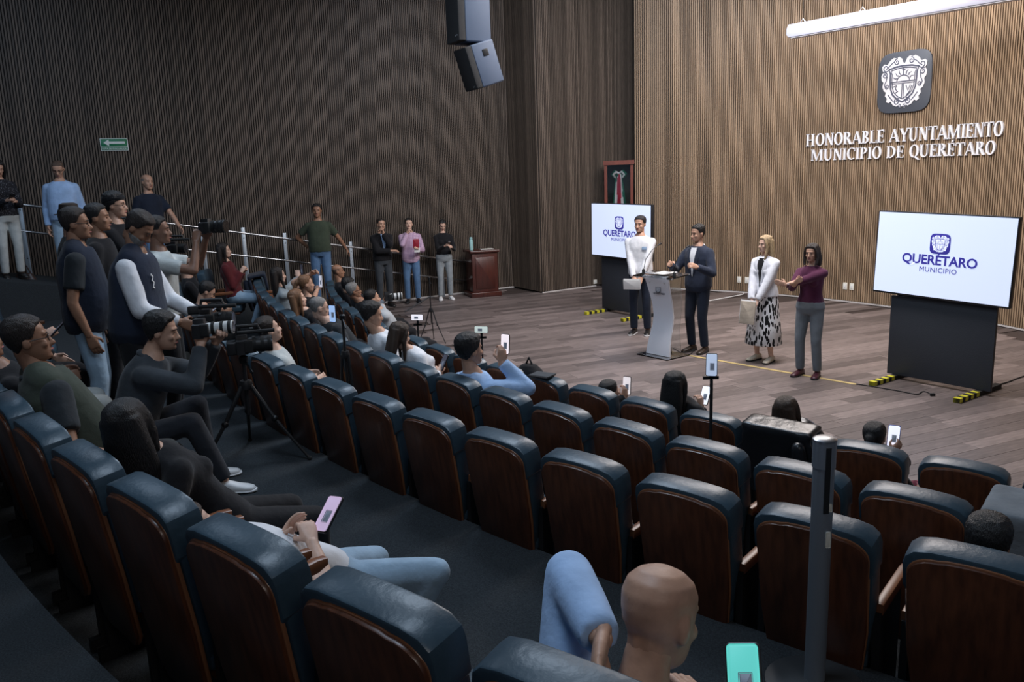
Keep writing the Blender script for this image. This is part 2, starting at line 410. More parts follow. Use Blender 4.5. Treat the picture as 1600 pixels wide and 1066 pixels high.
# ================================================================== people
def skin(name, col): return mat('skin_' + name, col, .48, var=.10, var_scale=30, bump=.04, bscale=180, spec=.4)
SK = dict(tan=skin('tan', (.50, .29, .20)), fair=skin('fair', (.64, .41, .31)), brown=skin('brown', (.30, .155, .095)), deep=skin('deep', (.22, .115, .075)))
HAIR = {k: mat('hair_' + k, c, .45, bump=.5, bscale=90, var=.35, var_scale=40, stretch=(4, 4, .6)) for k, c in
        dict(black=(.010, .009, .009), brown=(.045, .026, .016), dark=(.020, .013, .010), grey=(.22, .21, .20), blond=(.42, .30, .17), honey=(.20, .10, .05), stubble=(.095, .060, .042)).items()}
M_eye = mat('eye_dark', (.012, .009, .008), .2); M_brow = mat('brow', (.02, .013, .01), .7); M_lip = mat('lip', (.32, .11, .10), .5)
M_frame = mat('spectacle_frame', (.01, .01, .011), .3)
def remesh(shapes, voxel, it=4):
    me = mesh('tmp', join(*shapes), smooth=False); o = bpy.data.objects.new('tmp', me); C.objects.link(o)
    m = o.modifiers.new('r', 'REMESH'); m.mode = 'VOXEL'; m.voxel_size = voxel
    s = o.modifiers.new('s', 'SMOOTH'); s.factor = .5; s.iterations = it
    dg = bpy.context.evaluated_depsgraph_get(); r = o.evaluated_get(dg).to_mesh()
    v = np.empty(len(r.vertices) * 3); r.vertices.foreach_get('co', v); f = [tuple(p.vertices) for p in r.polygons]
    o.evaluated_get(dg).to_mesh_clear(); bpy.data.objects.remove(o); bpy.data.meshes.remove(me)
    return [tuple(p) for p in v.reshape(-1, 3)], f
HEADSEC = [(-.115, .030, .075, .0), (-.100, .045, .088, -.015), (-.075, .055, .090, -.035), (-.045, .063, .090, -.060), (-.01, .069, .087, -.085),
           (.02, .073, .086, -.097), (.055, .075, .082, -.100), (.085, .067, .064, -.090), (.105, .048, .036, -.066), (.116, .018, .006, -.03)]
def head_base(): return loft([((0, (a + b) / 2, z), (1, 0, 0), (0, 1, 0), wd, (a - b) / 2) for z, wd, a, b in HEADSEC], 28)
def make_head(voxel, female=False):
    nr = .042 if female else .052
    sh = [head_base(), tube([(0, .086, .012), (0, .097, -.018), (0, .107, -.036)], [.008, .010, .014], dome=True), ball((0, .098, -.040), (.019, .012, .010)),
          tube([(-.045, .070, .024), (-.02, .082, .025), (.02, .082, .025), (.045, .070, .024)], .010, dome=True),
          tube([(-.022, .083, -.068), (0, .092, -.066), (.022, .083, -.068)], .008, dome=True), ball((0, .080, -.098), (.022, .016, .016)),
          ball((-.042, .062, -.030), (.02, .022, .022)), ball((.042, .062, -.030), (.02, .022, .022)),
          tube([(0, -.022, -.045), (0, -.024, -.065), (0, -.024, -.082)], [nr, nr * .96, nr * .86], dome=True)]
    for s in (-1, 1): sh.append(ball((s * .076, -.012, -.008), (.009, .020, .031)))
    return remesh(sh, voxel, 2)
HEADS = {(f, q): make_head(q, f) for f in (False, True) for q in (.0065, .010)}
_hb = remesh([head_base()], .008, 1)
def smooth01(t): t = max(0., min(1., t)); return t * t * (3 - 2 * t)
def lerp_tab(tab, x):
    if x <= tab[0][0]: return tab[0][1]
    for (a, b), (c, d) in zip(tab, tab[1:]):
        if x <= c: return b + (d - b) * (x - a) / (c - a)
    return tab[-1][1]
HL = [(-.10, -.085), (-.06, -.078), (-.03, -.03), (.0, -.005), (.02, .01), (.045, .060), (.07, .072), (.10, .080)]
def hair_cap(th=.014, line=HL, top=None, lift=0., noise=.004, vol=0):
    rr = random.Random(3); V = []
    for p in _hb[0]:
        v = Vector(p); n = Vector((v.x, v.y + .008, v.z)).normalized()
        m = smooth01((v.z - lerp_tab(line, v.y)) / .014)
        if top is not None: m *= smooth01((top - v.z) / .02)
        d = m * (th + lift * max(0, v.z / .11) + vol * max(0, v.y) / .09 + rr.uniform(-noise, noise)) - .007 * (1 - m)
        V.append(tuple(v + n * d))
    return V, _hb[1]
def hair_long(length=.30, wd=.095, th=.018, fwd=False):
    secs = []
    for k in range(9):
        t = k / 8; z = .06 - t * (length + .06)
        wk = wd * (.92 + .25 * math.sin(t * 2.2)) * (1 - .35 * max(0, t - .6)); secs.append(((0, -.052 - .018 * t, z), (1, 0, 0), (0, 1, 0), wk, .062 - .018 * t))
    sh = [hair_cap(th, [(-.10, -.12), (-.0, -.12), (.02, -.05), (.05, .055), (.07, .07), (.1, .078)]), loft(secs, 22)]
    for s in (-1, 1):
        sh.append(tube([(s * .066, .045, .075), (s * .084, .040, .02), (s * .092, .030, -.06), (s * .085, .02 + .03 * fwd, -.14), (s * .075, .02 + .05 * fwd, -length * .8)], [.016, .020, .022, .022, .012], dome=True))
    return remesh(sh, .0085, 2)
def hair_tied():
    sh = [hair_cap(.012), ball((0, -.115, .03), (.04, .035, .04)), tube([(0, -.125, .03), (0, -.155, -.04), (.01, -.14, -.13)], [.03, .028, .010], dome=True)]
    return remesh(sh, .008, 2)
HAIRS = {}
def hair_shape(style):
    if style not in HAIRS:
        HAIRS[style] = dict(short=lambda: hair_cap(.010, lift=.007, noise=.0012), thick=lambda: hair_cap(.014, lift=.012, noise=.0025, vol=.006),
            buzz=lambda: hair_cap(.004, noise=.0008), receding=lambda: hair_cap(.007, [(-.10, -.085), (-.06, -.078), (-.03, -.03), (.0, -.005), (.02, .02), (.03, .085), (.1, .12)], noise=.002),
            fringe=lambda: hair_cap(.0025, top=.060, noise=.0006), bald=lambda: hair_cap(.0015, top=.050, noise=.0004), long=lambda: hair_long(.30, .102, .020, True), longer=lambda: hair_long(.36, .105, .022), bob=lambda: hair_long(.20, .098, .020, True), tied=hair_tied)[style]()
    return HAIRS[style]
def make_hand(curl, spread=.0, thumb=.3, voxel=.0058):
    sh = [loft([((0, y, 0), (1, 0, 0), (0, 0, 1), a, b) for y, a, b in ((-.03, .026, .020), (0, .028, .018), (.035, .037, .017), (.07, .041, .015), (.09, .039, .012))], 16)]
    for k, (x, L) in enumerate(((-.030, .072), (-.010, .080), (.010, .075), (.029, .060))):
        p = Vector((x, .084, 0)); a = 0; pts = [p.copy()]; sg = x * spread * 10
        for seg, fr in enumerate((.45, .31, .24)):
            a += R(curl) * (.8 if seg == 0 else 1.0); p = p + Vector((sg * .3, math.cos(a), -math.sin(a))) * L * fr; pts.append(p.copy())
        sh.append(tube(pts, [.0093, .0088, .0082, .0072], 8, dome=True))
    p = Vector((-.026, .018, -.004)); q = p + Vector((-.026, .030, -.018 - .012 * thumb)); t = q + Vector((-.004 + .020 * thumb, .030, -.012 - .014 * thumb))
    sh.append(tube([p, q, t], [.014, .011, .0085], 8, dome=True))
    return remesh(sh, voxel, 2)
HANDS = dict(relax=make_hand(18), grip=make_hand(48, 0, 1.0), flat=make_hand(5, .15, .1), fist=make_hand(74, 0, 1.3))
def shoe_shape(h=.085):
    secs = []
    for y, wd, z1 in ((-.075, .026, .05), (-.06, .034, h), (-.02, .037, h + .012), (.04, .038, h - .01), (.09, .044, .058), (.14, .046, .048), (.175, .036, .040), (.192, .018, .030)):
        secs.append(((0, y, z1 / 2), (1, 0, 0), (0, 0, 1), wd, z1 / 2))
    return loft(secs, 16)
SHOE = shoe_shape(); SOLE = loft([((0, y, .010), (1, 0, 0), (0, 0, 1), wd, .010) for y, wd in ((-.079, .026), (-.06, .038), (.0, .040), (.09, .048), (.14, .050), (.178, .040), (.197, .02))], 14)
def ik(a, b, l1, l2, hint):
    a, b = Vector(a), Vector(b); d = b - a; L = d.length; L2 = min(L, (l1 + l2) * .999); d.normalize(); b = a + d * L2
    x = (l1 * l1 - l2 * l2 + L2 * L2) / (2 * L2); h = math.sqrt(max(0, l1 * l1 - x * x))
    hv = Vector(hint) - d * Vector(hint).dot(d); hv.normalize(); return a + d * x + hv * h, b
TSEC_M = [(-.12, .135, .100), (-.04, .170, .118), (.05, .168, .118), (.14, .160, .112), (.24, .168, .117), (.34, .174, .120), (.41, .166, .106), (.455, .135, .088), (.50, .080, .068), (.54, .058, .058)]
TSEC_F = [(-.12, .140, .100), (-.04, .176, .122), (.05, .160, .110), (.14, .130, .094), (.24, .135, .098), (.33, .150, .110), (.41, .148, .096), (.465, .112, .076), (.505, .060, .054), (.53, .047, .048)]
PEOPLE = []
def person(label, loc, face, h=1.72, female=False, sit=None, head=None, lean=0., side=0., yaw=0., nod=0., tilt=0., rh=None, lh=None, re=None, le=None,
           rhand='relax', lhand='relax', rpalm=None, lpalm=None, ra=None, la=None, rk=None, lk=None, top=None, sleeve='long', bottom=None, shoe=None, sole=None,
           sk='tan', hair=('short', 'black'), specs=False, belly=0., jacket=None, inner=None, skirt=None, fit=.014, hem=-.10, vox=.015, fine=False, beard=None, group=None, rdir=None, ldir=None, vest=None, collar=None, no_legs=False, bust=True, recline=20):
    """local frame: +Y forward, +X the person's right; targets are metres in that frame, floor at z=0"""
    s = h / 1.75; fz = math.atan2(face[1], face[0]) - math.pi / 2
    root = thing('person', label, 'person', loc, fz, group)
    TS = TSEC_F if female else TSEC_M; sw = .152 if female else .172
    # --- spine
    if sit is None: pel = Vector((0, 0, .965 * s)); 
    else: pel = Vector((sit[0], sit[1], sit[2] + .105 * s))
    if head is not None:
        hv = Vector(head); d = hv - pel; Lh = .672 * s
        if sit is not None:                                   # slide the hips so that the trunk keeps its length
            vz = min(abs(d.z), Lh * .985); lim = Lh * math.cos(R(recline))
            if vz < lim: pel.z = hv.z - lim; vz = lim
            hor = math.sqrt(max(0, Lh * Lh - vz * vz)); sgn = sit[3] if len(sit) > 3 else -1
            dx = hv.x - pel.x; dy = math.sqrt(max(0, hor * hor - min(dx * dx, hor * hor)))
            pel.y = hv.y - sgn * dy
        ax = (hv - pel).normalized()
    else: ax = Vector((math.sin(R(side)), math.sin(R(lean)), math.cos(R(lean)) * math.cos(R(side)))).normalized()
    X = Vector((1, 0, 0)); X = (X - ax * X.dot(ax)).normalized(); Y = ax.cross(X)
    def tp(x, y, t): return pel + X * (x * s) + Y * (y * s) + ax * (t * s)
    def secs(t0, t1, inf=0., cut=None):
        out = []
        for t, wd, dp in TS:
            if t < t0 or t > t1: continue
            b = belly * math.exp(-((t - .12) / .13) ** 2)
            out.append((tp(0, b * .55 + (.004 if t > .45 else 0), t), X, Y, (wd + inf + b * .35) * s, (dp + inf + b * .6) * s))
        return out
    Hd = tp(0, .015, .672); yv = R(yaw)
    hz = (ax * .3 + Vector((0, 0, .7))).normalized(); hx = (X - hz * X.dot(hz)).normalized(); hy = hz.cross(hx)
    hm = Matrix.Translation(Hd) @ (Matrix((hx, hy, hz)).transposed().to_4x4()) @ Matrix.Rotation(yv, 4, 'Z') @ Matrix.Rotation(R(-nod), 4, 'X') @ Matrix.Rotation(R(tilt), 4, 'Y') @ Matrix.Scale(s * (.92 if female else .96), 4)
    # --- limbs
    J = {}
    for k, sg, wr, el in (('r', 1, rh, re), ('l', -1, lh, le)):
        sh = tp(sg * sw, 0, .412); wt = Vector(wr) if wr is not None else sh + Vector((sg * .05, .03, -.535 * s))
        hint = Vector(el) if el is not None else Vector((sg * .35, -.6, -.5))
        e, wt = ik(sh, wt, .295 * s, .262 * s, hint); J[k] = (sh, e, wt)
    for k, sg, an, kn in (('r', 1, ra, rk), ('l', -1, la, lk)):
        hp = tp(sg * .088, 0, -.045)
        if an is not None: at_ = Vector(an)
        elif sit is None: at_ = Vector((sg * .105, -.02, .085 * s))
        else: at_ = Vector((pel.x + sg * .12, pel.y + .40 * s, .085 * s))
        kh = Vector(kn) if kn is not None else Vector((sg * .10, 1, .25 if sit is not None else 0))
        kk, at_ = ik(hp, at_, .425 * s, .418 * s, kh); J['k' + k] = (hp, kk, at_)
    # --- body: one skin surface
    trap = lambda inf: [tube([tp(e * .030, -.014, .490), tp(e * .095, -.010, .452), tp(e * (sw - .012), 0, .410)], [(.030 + inf) * s, (.036 + inf) * s, (.046 + inf) * s], dome=True) for e in (-1, 1)]
    sh = [loft(secs(-.2, 1)), tube([tp(0, -.01, .46), tp(0, -.008, .53), hm @ Vector((0, -.022, -.060))], [.062 * s, (.046 if female else .056) * s, (.041 if female else .050) * s], dome=True)] + trap(-.004)
    for k in 'rl':
        a, e, w_ = J[k]; am = .9 if female else 1.0
        sh.append(tube([a, a.lerp(e, .5), e], [.052 * s * am, .047 * s * am, .041 * s * am], dome=True)); sh.append(tube([e, e.lerp(w_, .35), w_], [.041 * s * am, .040 * s * am, .027 * s * am], dome=True))
        if not no_legs:
            a, e, w_ = J['k' + k]; sh.append(tube([a, a.lerp(e, .5), e], [.084 * s, .072 * s, .054 * s], dome=True)); sh.append(tube([e, e.lerp(w_, .3), w_], [.053 * s, .054 * s, .034 * s], dome=True))
    parts = [remesh(sh, max(vox, .014), 3), xf(HEADS[female, .0065 if fine else .010], hm)]
    for k, sg, pose, palm, dr in (('r', 1, rhand, rpalm, rdir), ('l', -1, lhand, lpalm, ldir)):
        a, e, w_ = J[k]; d = Vector(dr).normalized() if dr is not None else (w_ - e).normalized()
        pn_ = Vector(palm) if palm is not None else Vector((-sg, .25, -.2))
        z = -(pn_ - d * pn_.dot(d)).normalized(); x = d.cross(z); m = Matrix((x, d, z)).transposed().to_4x4(); m.translation = w_
        hs = HANDS[pose]
        if sg < 0: hs = ([(-p[0], p[1], p[2]) for p in hs[0]], [tuple(reversed(f)) for f in hs[1]])
        parts.append(xf(hs, m @ Matrix.Scale(s * (.9 if female else 1.0), 4))); J['h' + k] = m
    body = obj('body', join(*parts), SK[sk], root, angle=180)
    # --- face and hair
    def on_head(name, shp, m_, par=body): return obj(name, xf(shp, hm), m_, par, angle=80)
    for e in (-1, 1):
        on_head('eye', ball((e * .030, .0835, .0), (.0100, .0055, .0045), 8), M_eye)
        on_head('eyebrow', tube([(e * .014, .092, .018), (e * .03, .090, .024), (e * .047, .076, .019)], [.0018, .0026, .0016], 6, dome=True), M_brow)
    on_head('lips', tube([(-.02, .089, -.068), (0, .0985, -.066), (.02, .089, -.068)], [.004, .0065, .004], 6, dome=True), M_lip)
    if hair: obj('hair', xf(hair_shape(hair[0]), hm), HAIR[hair[1]], root, angle=180)
    if beard: on_head('beard', remesh([loft([((0, (a + b) / 2 + .004, z), (1, 0, 0), (0, 1, 0), wd + .004, (a - b) / 2 + .001) for z, wd, a, b in HEADSEC[:4]], 20)], .009, 1), HAIR[beard], root)
    if specs:
        g = [tube([(e * .031 + .021 * math.cos(t), .0945 - .006 * abs(math.cos(t)), -.002 + .017 * math.sin(t)) for t in [2 * math.pi * q / 12 for q in range(13)]], .0022, 6) for e in (-1, 1)]
        g += [tube([(-.011, .096, 0), (.011, .096, 0)], .002, 6)] + [tube([(e * .052, .090, .0), (e * .078, .02, .004), (e * .078, -.02, -.004)], .002, 6) for e in (-1, 1)]
        on_head('spectacles', join(*g), M_frame, root)
    # --- clothes
    if top:
        inf = fit; sh = [loft(secs(hem, .505, inf) or secs(-.12, .505, inf))] + trap(inf * .7) + [tube([tp(0, -.010, .43), tp(0, -.008, .512)], [.085 * s, (.058 if female else .068) * s])]
        if female and bust: sh += [ball(tuple(tp(e * .065, .085, .30)), (.062 * s, .058 * s, .062 * s)) for e in (-1, 1)]
        for k in 'rl':
            a, e, w_ = J[k]
            if sleeve != 'none':
                end = e.lerp(w_, .96) if sleeve == 'long' else (e.lerp(w_, .45) if sleeve == 'mid' else a.lerp(e, .68))
                if sleeve == 'short': sh.append(tube([a, a.lerp(end, .5), end], [.060 * s + inf * .5, .060 * s + inf * .5, .058 * s + inf * .6], dome=False)); sh.append(ball(tuple(a), .058 * s + inf * .6))
                else:
                    sh.append(tube([a, a.lerp(e, .5), e], [.057 * s + inf * .5, .053 * s + inf * .6, .049 * s + inf * .5], dome=True)); sh.append(tube([e, e.lerp(end, .5), end], [.049 * s + inf * .5, .045 * s + inf * .5, .036 * s + inf * .5]))
        obj('jacket' if jacket else 'top', remesh(sh, vox, 4), top, root, angle=180)
        def patch(outline, off, name, m_, par=root):
            """piece lying on the chest: outline in (x, t) of the trunk frame"""
            bmx = bmesh.new(); bmesh.ops.create_grid(bmx, x_segments=1, y_segments=1, size=.001); bmx.clear()
            def yy(x, t):
                for (t0, w0, d0), (t1, w1, d1) in zip(TS, TS[1:]):
                    if t0 <= t <= t1:
                        u = (t - t0) / (t1 - t0); wd = w0 + (w1 - w0) * u + inf; dp = d0 + (d1 - d0) * u + inf; b = belly * math.exp(-((t - .12) / .13) ** 2)
                        return b * .55 + (dp + b * .6) * math.sqrt(max(.02, 1 - (x / (wd + b * .35)) ** 2))
                return .06
            rows = []
            for (x0, x1, t) in outline:
                rows.append([tp(x0 + (x1 - x0) * q / 6, yy(x0 + (x1 - x0) * q / 6, t) + off, t) for q in range(7)])
            V = [tuple(p) for r_ in rows for p in r_] + [tuple(p - Y * .012) for r_ in rows for p in r_]; n = len(rows) * 7; F = []
            for r_ in range(len(rows) - 1):
                for q in range(6):
                    a = r_ * 7 + q; F += [(a, a + 1, a + 8, a + 7), (a + n, a + 7 + n, a + 8 + n, a + 1 + n)]
            for r_ in range(len(rows) - 1):
                for q in (0, 6): a = r_ * 7 + q; F.append((a, a + 7, a + 7 + n, a + n))
            obj(name, (V, F), m_, par, angle=80)
        if inner:
            patch([(-.052, .052, .485), (-.050, .050, .44), (-.042, .042, .36), (-.030, .030, .27), (-.014, .014, .17), (-.004, .004, .10)], .006, 'shirt_front', inner)
            for e in (-1, 1): patch([(e * .050, e * .085, .47), (e * .046, e * .100, .40), (e * .036, e * .092, .33), (e * .020, e * .060, .23), (e * .006, e * .020, .12)], .010, 'lapel', top)
        if vest:
            vs_ = [loft(secs(-.15, .505, inf + .012))] + [tube([tp(e * .045, -.012, .500), tp(e * .11, -.006, .462)], [(.052 + inf) * s, (.054 + inf) * s], dome=True) for e in (-1, 1)]
            obj('vest', remesh(vs_, vox, 3), vest, root, angle=180)
        cm = collar or (inner if inner else None)
        if cm: obj('collar', remesh([tube([tp(.068 * math.sin(t), -.008 + .070 * math.cos(t), .512 - .030 * (1 + math.cos(t)) / 2) for t in [R(18 + 324 * q / 14) for q in range(15)]], .016 * s, 8, dome=True)], .008, 1), cm, root, angle=180)
    if bottom and not no_legs:
        sh = [loft(secs(-.2, .06, .012))]
        for k in 'rl':
            a, e, w_ = J['k' + k]; sh.append(tube([a, a.lerp(e, .5), e], [.096 * s, .086 * s, .068 * s], dome=True)); sh.append(tube([e, e.lerp(w_, .5), e.lerp(w_, .99)], [.068 * s, .064 * s, .058 * s]))
        obj('trousers', remesh(sh, vox, 4), bottom, root, angle=180)
    if skirt:
        z1 = tp(0, 0, .08).z; rg = [(z1, .150, .110), (z1 - .12, .185, .14), (z1 - .3, .20, .165), (z1 - .5, .225, .19), (.26 * s, .25, .22), (.25 * s, .24, .21)]
        obj('skirt', loft([((0, 0, z), (1, 0, 0), (0, 1, 0), a * s, b * s) for z, a, b in rg], 40), skirt, root, angle=80)
    if shoe and not no_legs:
        for k in 'rl':
            a, e, w_ = J['k' + k]; sd = (e - a); fd = Vector((sd.x, max(sd.y, .0) + .12, 0)); fd = fd.normalized() if fd.length > .01 else Vector((0, 1, 0))
            fd = (fd + Vector((.18 if k == 'r' else -.18, 1.0, 0))).normalized()
            m = frame(Vector((w_.x, w_.y, w_.z - .085 * s)), fd)
            so = obj('shoe', xf(SHOE, m @ Matrix.Scale(s, 4)), shoe, root, angle=60)
            obj('sole', xf(SOLE, m @ Matrix.Scale(s * 1.02, 4)), sole or M_rubber, so, angle=60)
    root_m = Matrix.Translation(loc) @ Matrix.Rotation(fz, 4, 'Z')
    J['world'] = root_m; J['head'] = hm; J['tp'] = tp; J['root'] = root; J['pel'] = pel; PEOPLE.append(J)
    return J
def local(loc, face, p):
    """world point -> a person's local frame"""
    fz = math.atan2(face[1], face[0]) - math.pi / 2
    return Matrix.Rotation(-fz, 3, 'Z') @ (Vector(p) - Vector(loc))
# ================================================================== stage furniture and wall fittings
def ribbon(pts, wd, d=.004, taper=False):
    """flat stroke in XZ facing -Y"""
    P = [Vector(p) for p in pts]; V, F = [], []; n = len(P)
    for k in range(n):
        t = (P[min(k + 1, n - 1)] - P[max(k - 1, 0)]).normalized(); nn = Vector((-t.y, t.x)); w_ = wd / 2 * ((1 - .7 * k / (n - 1)) if taper else 1)
        for sg in (-1, 1):
            q = P[k] + nn * w_ * sg
            for y in (-d, 0): V.append((q.x, y, q.y))
    for k in range(n - 1):
        a = 4 * k; b = a + 4; F += [(a, b, b + 2, a + 2), (a + 1, a + 3, b + 3, b + 1), (a, a + 1, b + 1, b), (a + 2, b + 2, b + 3, a + 3)]
    F += [(0, 2, 3, 1), (4 * n - 4, 4 * n - 3, 4 * n - 1, 4 * n - 2)]
    return V, F
def spiral(cx, cz, r, a0, turns, sg=1, n=22): return [(cx + r * (1 - .8 * k / n) * math.cos(R(a0) + sg * turns * 2 * math.pi * k / n), cz + r * (1 - .8 * k / n) * math.sin(R(a0) + sg * turns * 2 * math.pi * k / n)) for k in range(n + 1)]
def mir(pts): return [(-x, z) for x, z in pts]
def sc(pts, k, cx, cz): return [(cx + x * k, cz + z * k) for x, z in pts]
SIL = [(0, .60), (.06, .66), (.10, .77), (.20, .84), (.30, .80), (.40, .83), (.54, .75), (.64, .62), (.76, .66), (.85, .58), (.83, .46), (.78, .40), (.86, .28), (.84, .12), (.77, .05), (.80, -.10), (.74, -.24), (.65, -.30), (.68, -.42), (.60, -.50), (.62, -.62), (.53, -.66), (.44, -.62), (.36, -.74), (.22, -.80), (.14, -.76), (.10, -.86), (0, -.80)]
def crest(parent, k, cx, cz, y, plate_m, fill_m, line_m, d=.006, plate_d=.02):
    """rounded-square plate with the scrolled shield: parts plate > shield, linework"""
    pl = [];
    for q in range(40):
        t = 2 * math.pi * q / 40; c_, s_ = math.cos(t), math.sin(t); pl.append((math.copysign(abs(c_) ** .42, c_), math.copysign(abs(s_) ** .42, s_)))
    po = obj('crest_plate', xf(prism(sc(pl, k, cx, cz), -plate_d, 0, plate_d * .2), loc=(0, y, 0)), plate_m, parent)
    out = SIL + [(-x, z) for x, z in SIL[::-1][1:-1]]
    obj('shield', xf(prism(sc(out[::-1], k * .98, cx, cz), -d, 0), loc=(0, y - plate_d, 0)), fill_m, po, smooth=False)
    L = []
    def st(p, wd, both=False, taper=False):
        L.append(ribbon(sc(p, k * .98, cx, cz), wd * k, d * .6, taper))
        if both: L.append(ribbon(sc(mir(p), k * .98, cx, cz), wd * k, d * .6, taper))
    sh = [(0, -.66), (.20, -.56), (.38, -.40), (.47, -.18), (.50, .10), (.50, .30), (.56, .46), (.30, .52), (0, .54)]
    st(sh, .05, True); st([(x * .86, z * .86 + .01) for x, z in sh], .025, True)
    st([(-.46, .02), (.46, .02)], .03); st([(-.44, -.04), (.44, -.04)], .02); st([(-.03, -.05), (-.03, -.56)], .025); st([(.03, -.05), (.03, -.56)], .025)
    st([(.24 * math.cos(R(a)), .03 + .20 * math.sin(R(a))) for a in range(0, 181, 15)], .025)
    for a in (22, 45, 66, 114, 135, 158): st([(.27 * math.cos(R(a)), .04 + .24 * math.sin(R(a))), (.33 * math.cos(R(a + 5)), .04 + .30 * math.sin(R(a + 5))), (.42 * math.cos(R(a)), .04 + .38 * math.sin(R(a)))], .035, taper=True)
    st([(0, .24), (0, .47)], .03); st([(-.06, .40), (.06, .40)], .03)
    st(spiral(.68, .52, .13, 200, 1.2), .028, True); st(spiral(.27, .68, .11, 100, 1.3, -1), .028, True); st([(.38, .70), (.50, .62), (.60, .52)], .028, True)
    st(spiral(.72, .28, .11, 60, 1.3), .028, True); st([(.62, .24), (.66, .08), (.72, -.04), (.66, -.16)], .028, True); st(spiral(.62, -.10, .08, 300, 1.2, -1), .028, True)
    st(spiral(.20, -.64, .12, 120, 1.3, -1), .030, True); st([(.34, -.62), (.46, -.50), (.56, -.38)], .028, True); st(spiral(.09, -.79, .06, 60, 1.1), .02, True)
    st([(-.36, -.14), (-.24, -.10), (-.28, -.22), (-.18, -.30), (-.30, -.36)], .03); st([(.12, -.12), (.20, -.30), (.28, -.12)], .025); st([(.34, -.14), (.26, -.34), (.14, -.46)], .025)
    obj('linework', xf(join(*L), loc=(0, y - plate_d - d, 0)), line_m, po, smooth=False)
    return po
WA = R(-55)
# --- big crest and lettering on the curved wall
def wall_frame(px, py, off=.03):
    lo, hi = 3.0, 25.0
    for _ in range(50):
        m = (lo + hi) / 2; p = sight(px, py, m)
        if (Vector(p.xy) - RC).length > RRAD - off: hi = m
        else: lo = m
    a = math.atan2(p.y - RC.y, p.x - RC.x); return p, a, a - math.pi / 2
M_plaque = mat('plaque_grey', (.075, .085, .105), .5); M_let = mat('letter_white', (.82, .82, .86), .4)
p, a, rz = wall_frame(1414, 128)
cr = thing('wall_crest', 'large grey rounded plaque with white scrolled city crest on the oak slat wall', 'crest', p, rz)
crest(cr, .49, 0, 0, 0, M_plaque, M_let, mat('crest_line', (.10, .11, .16), .6), .012, .035)
def ell(cx, cz, rx, rz_, a0=0, a1=360, n=26): return [(cx + rx * math.cos(R(a0 + (a1 - a0) * k / n)), cz + rz_ * math.sin(R(a0 + (a1 - a0) * k / n))) for k in range(n + 1)]
def band(o, i):
    """closed or open band between two equal point rows"""
    n = len(o); V = [(x, y, z) for y in (-.5, .5) for x, z in list(o) + list(i)]; F = []; h = 2 * n
    for k in range(n - 1): F += [(k, k + 1, n + k + 1, n + k), (h + k, h + n + k, h + n + k + 1, h + k + 1), (k, h + k, h + k + 1, k + 1), (n + k, n + k + 1, h + n + k + 1, h + n + k)]
    F += [(0, n, h + n, h), (n - 1, h + n - 1, h + 2 * n - 1, 2 * n - 1)]
    return V, F
def poly(*p): return prism(list(p), -.5, .5)
def stem(x, w_=.17, z0=0, z1=1, sb=True, stp=True):
    q = [poly((x, z0), (x + w_, z0), (x + w_, z1), (x, z1))]
    if sb: q.append(poly((x - .08, z0), (x + w_ + .08, z0), (x + w_ + .06, z0 + .055), (x - .06, z0 + .055)))
    if stp: q.append(poly((x - .06, z1 - .055), (x + w_ + .06, z1 - .055), (x + w_ + .08, z1), (x - .08, z1)))
    return q
def bar(x0, x1, z, w_=.065): return [poly((x0, z), (x1, z), (x1, z + w_), (x0, z + w_))]
def bowl(cx, cz, rx, rz_, th=.17): return [band(ell(cx, cz, rx, rz_, -90, 90), ell(cx, cz, rx - th, rz_ - .055, -90, 90))]
def tipv(x, z0, z1): return [poly((x, z0), (x + .055, z0), (x + .055, z1), (x + .02, z1))]
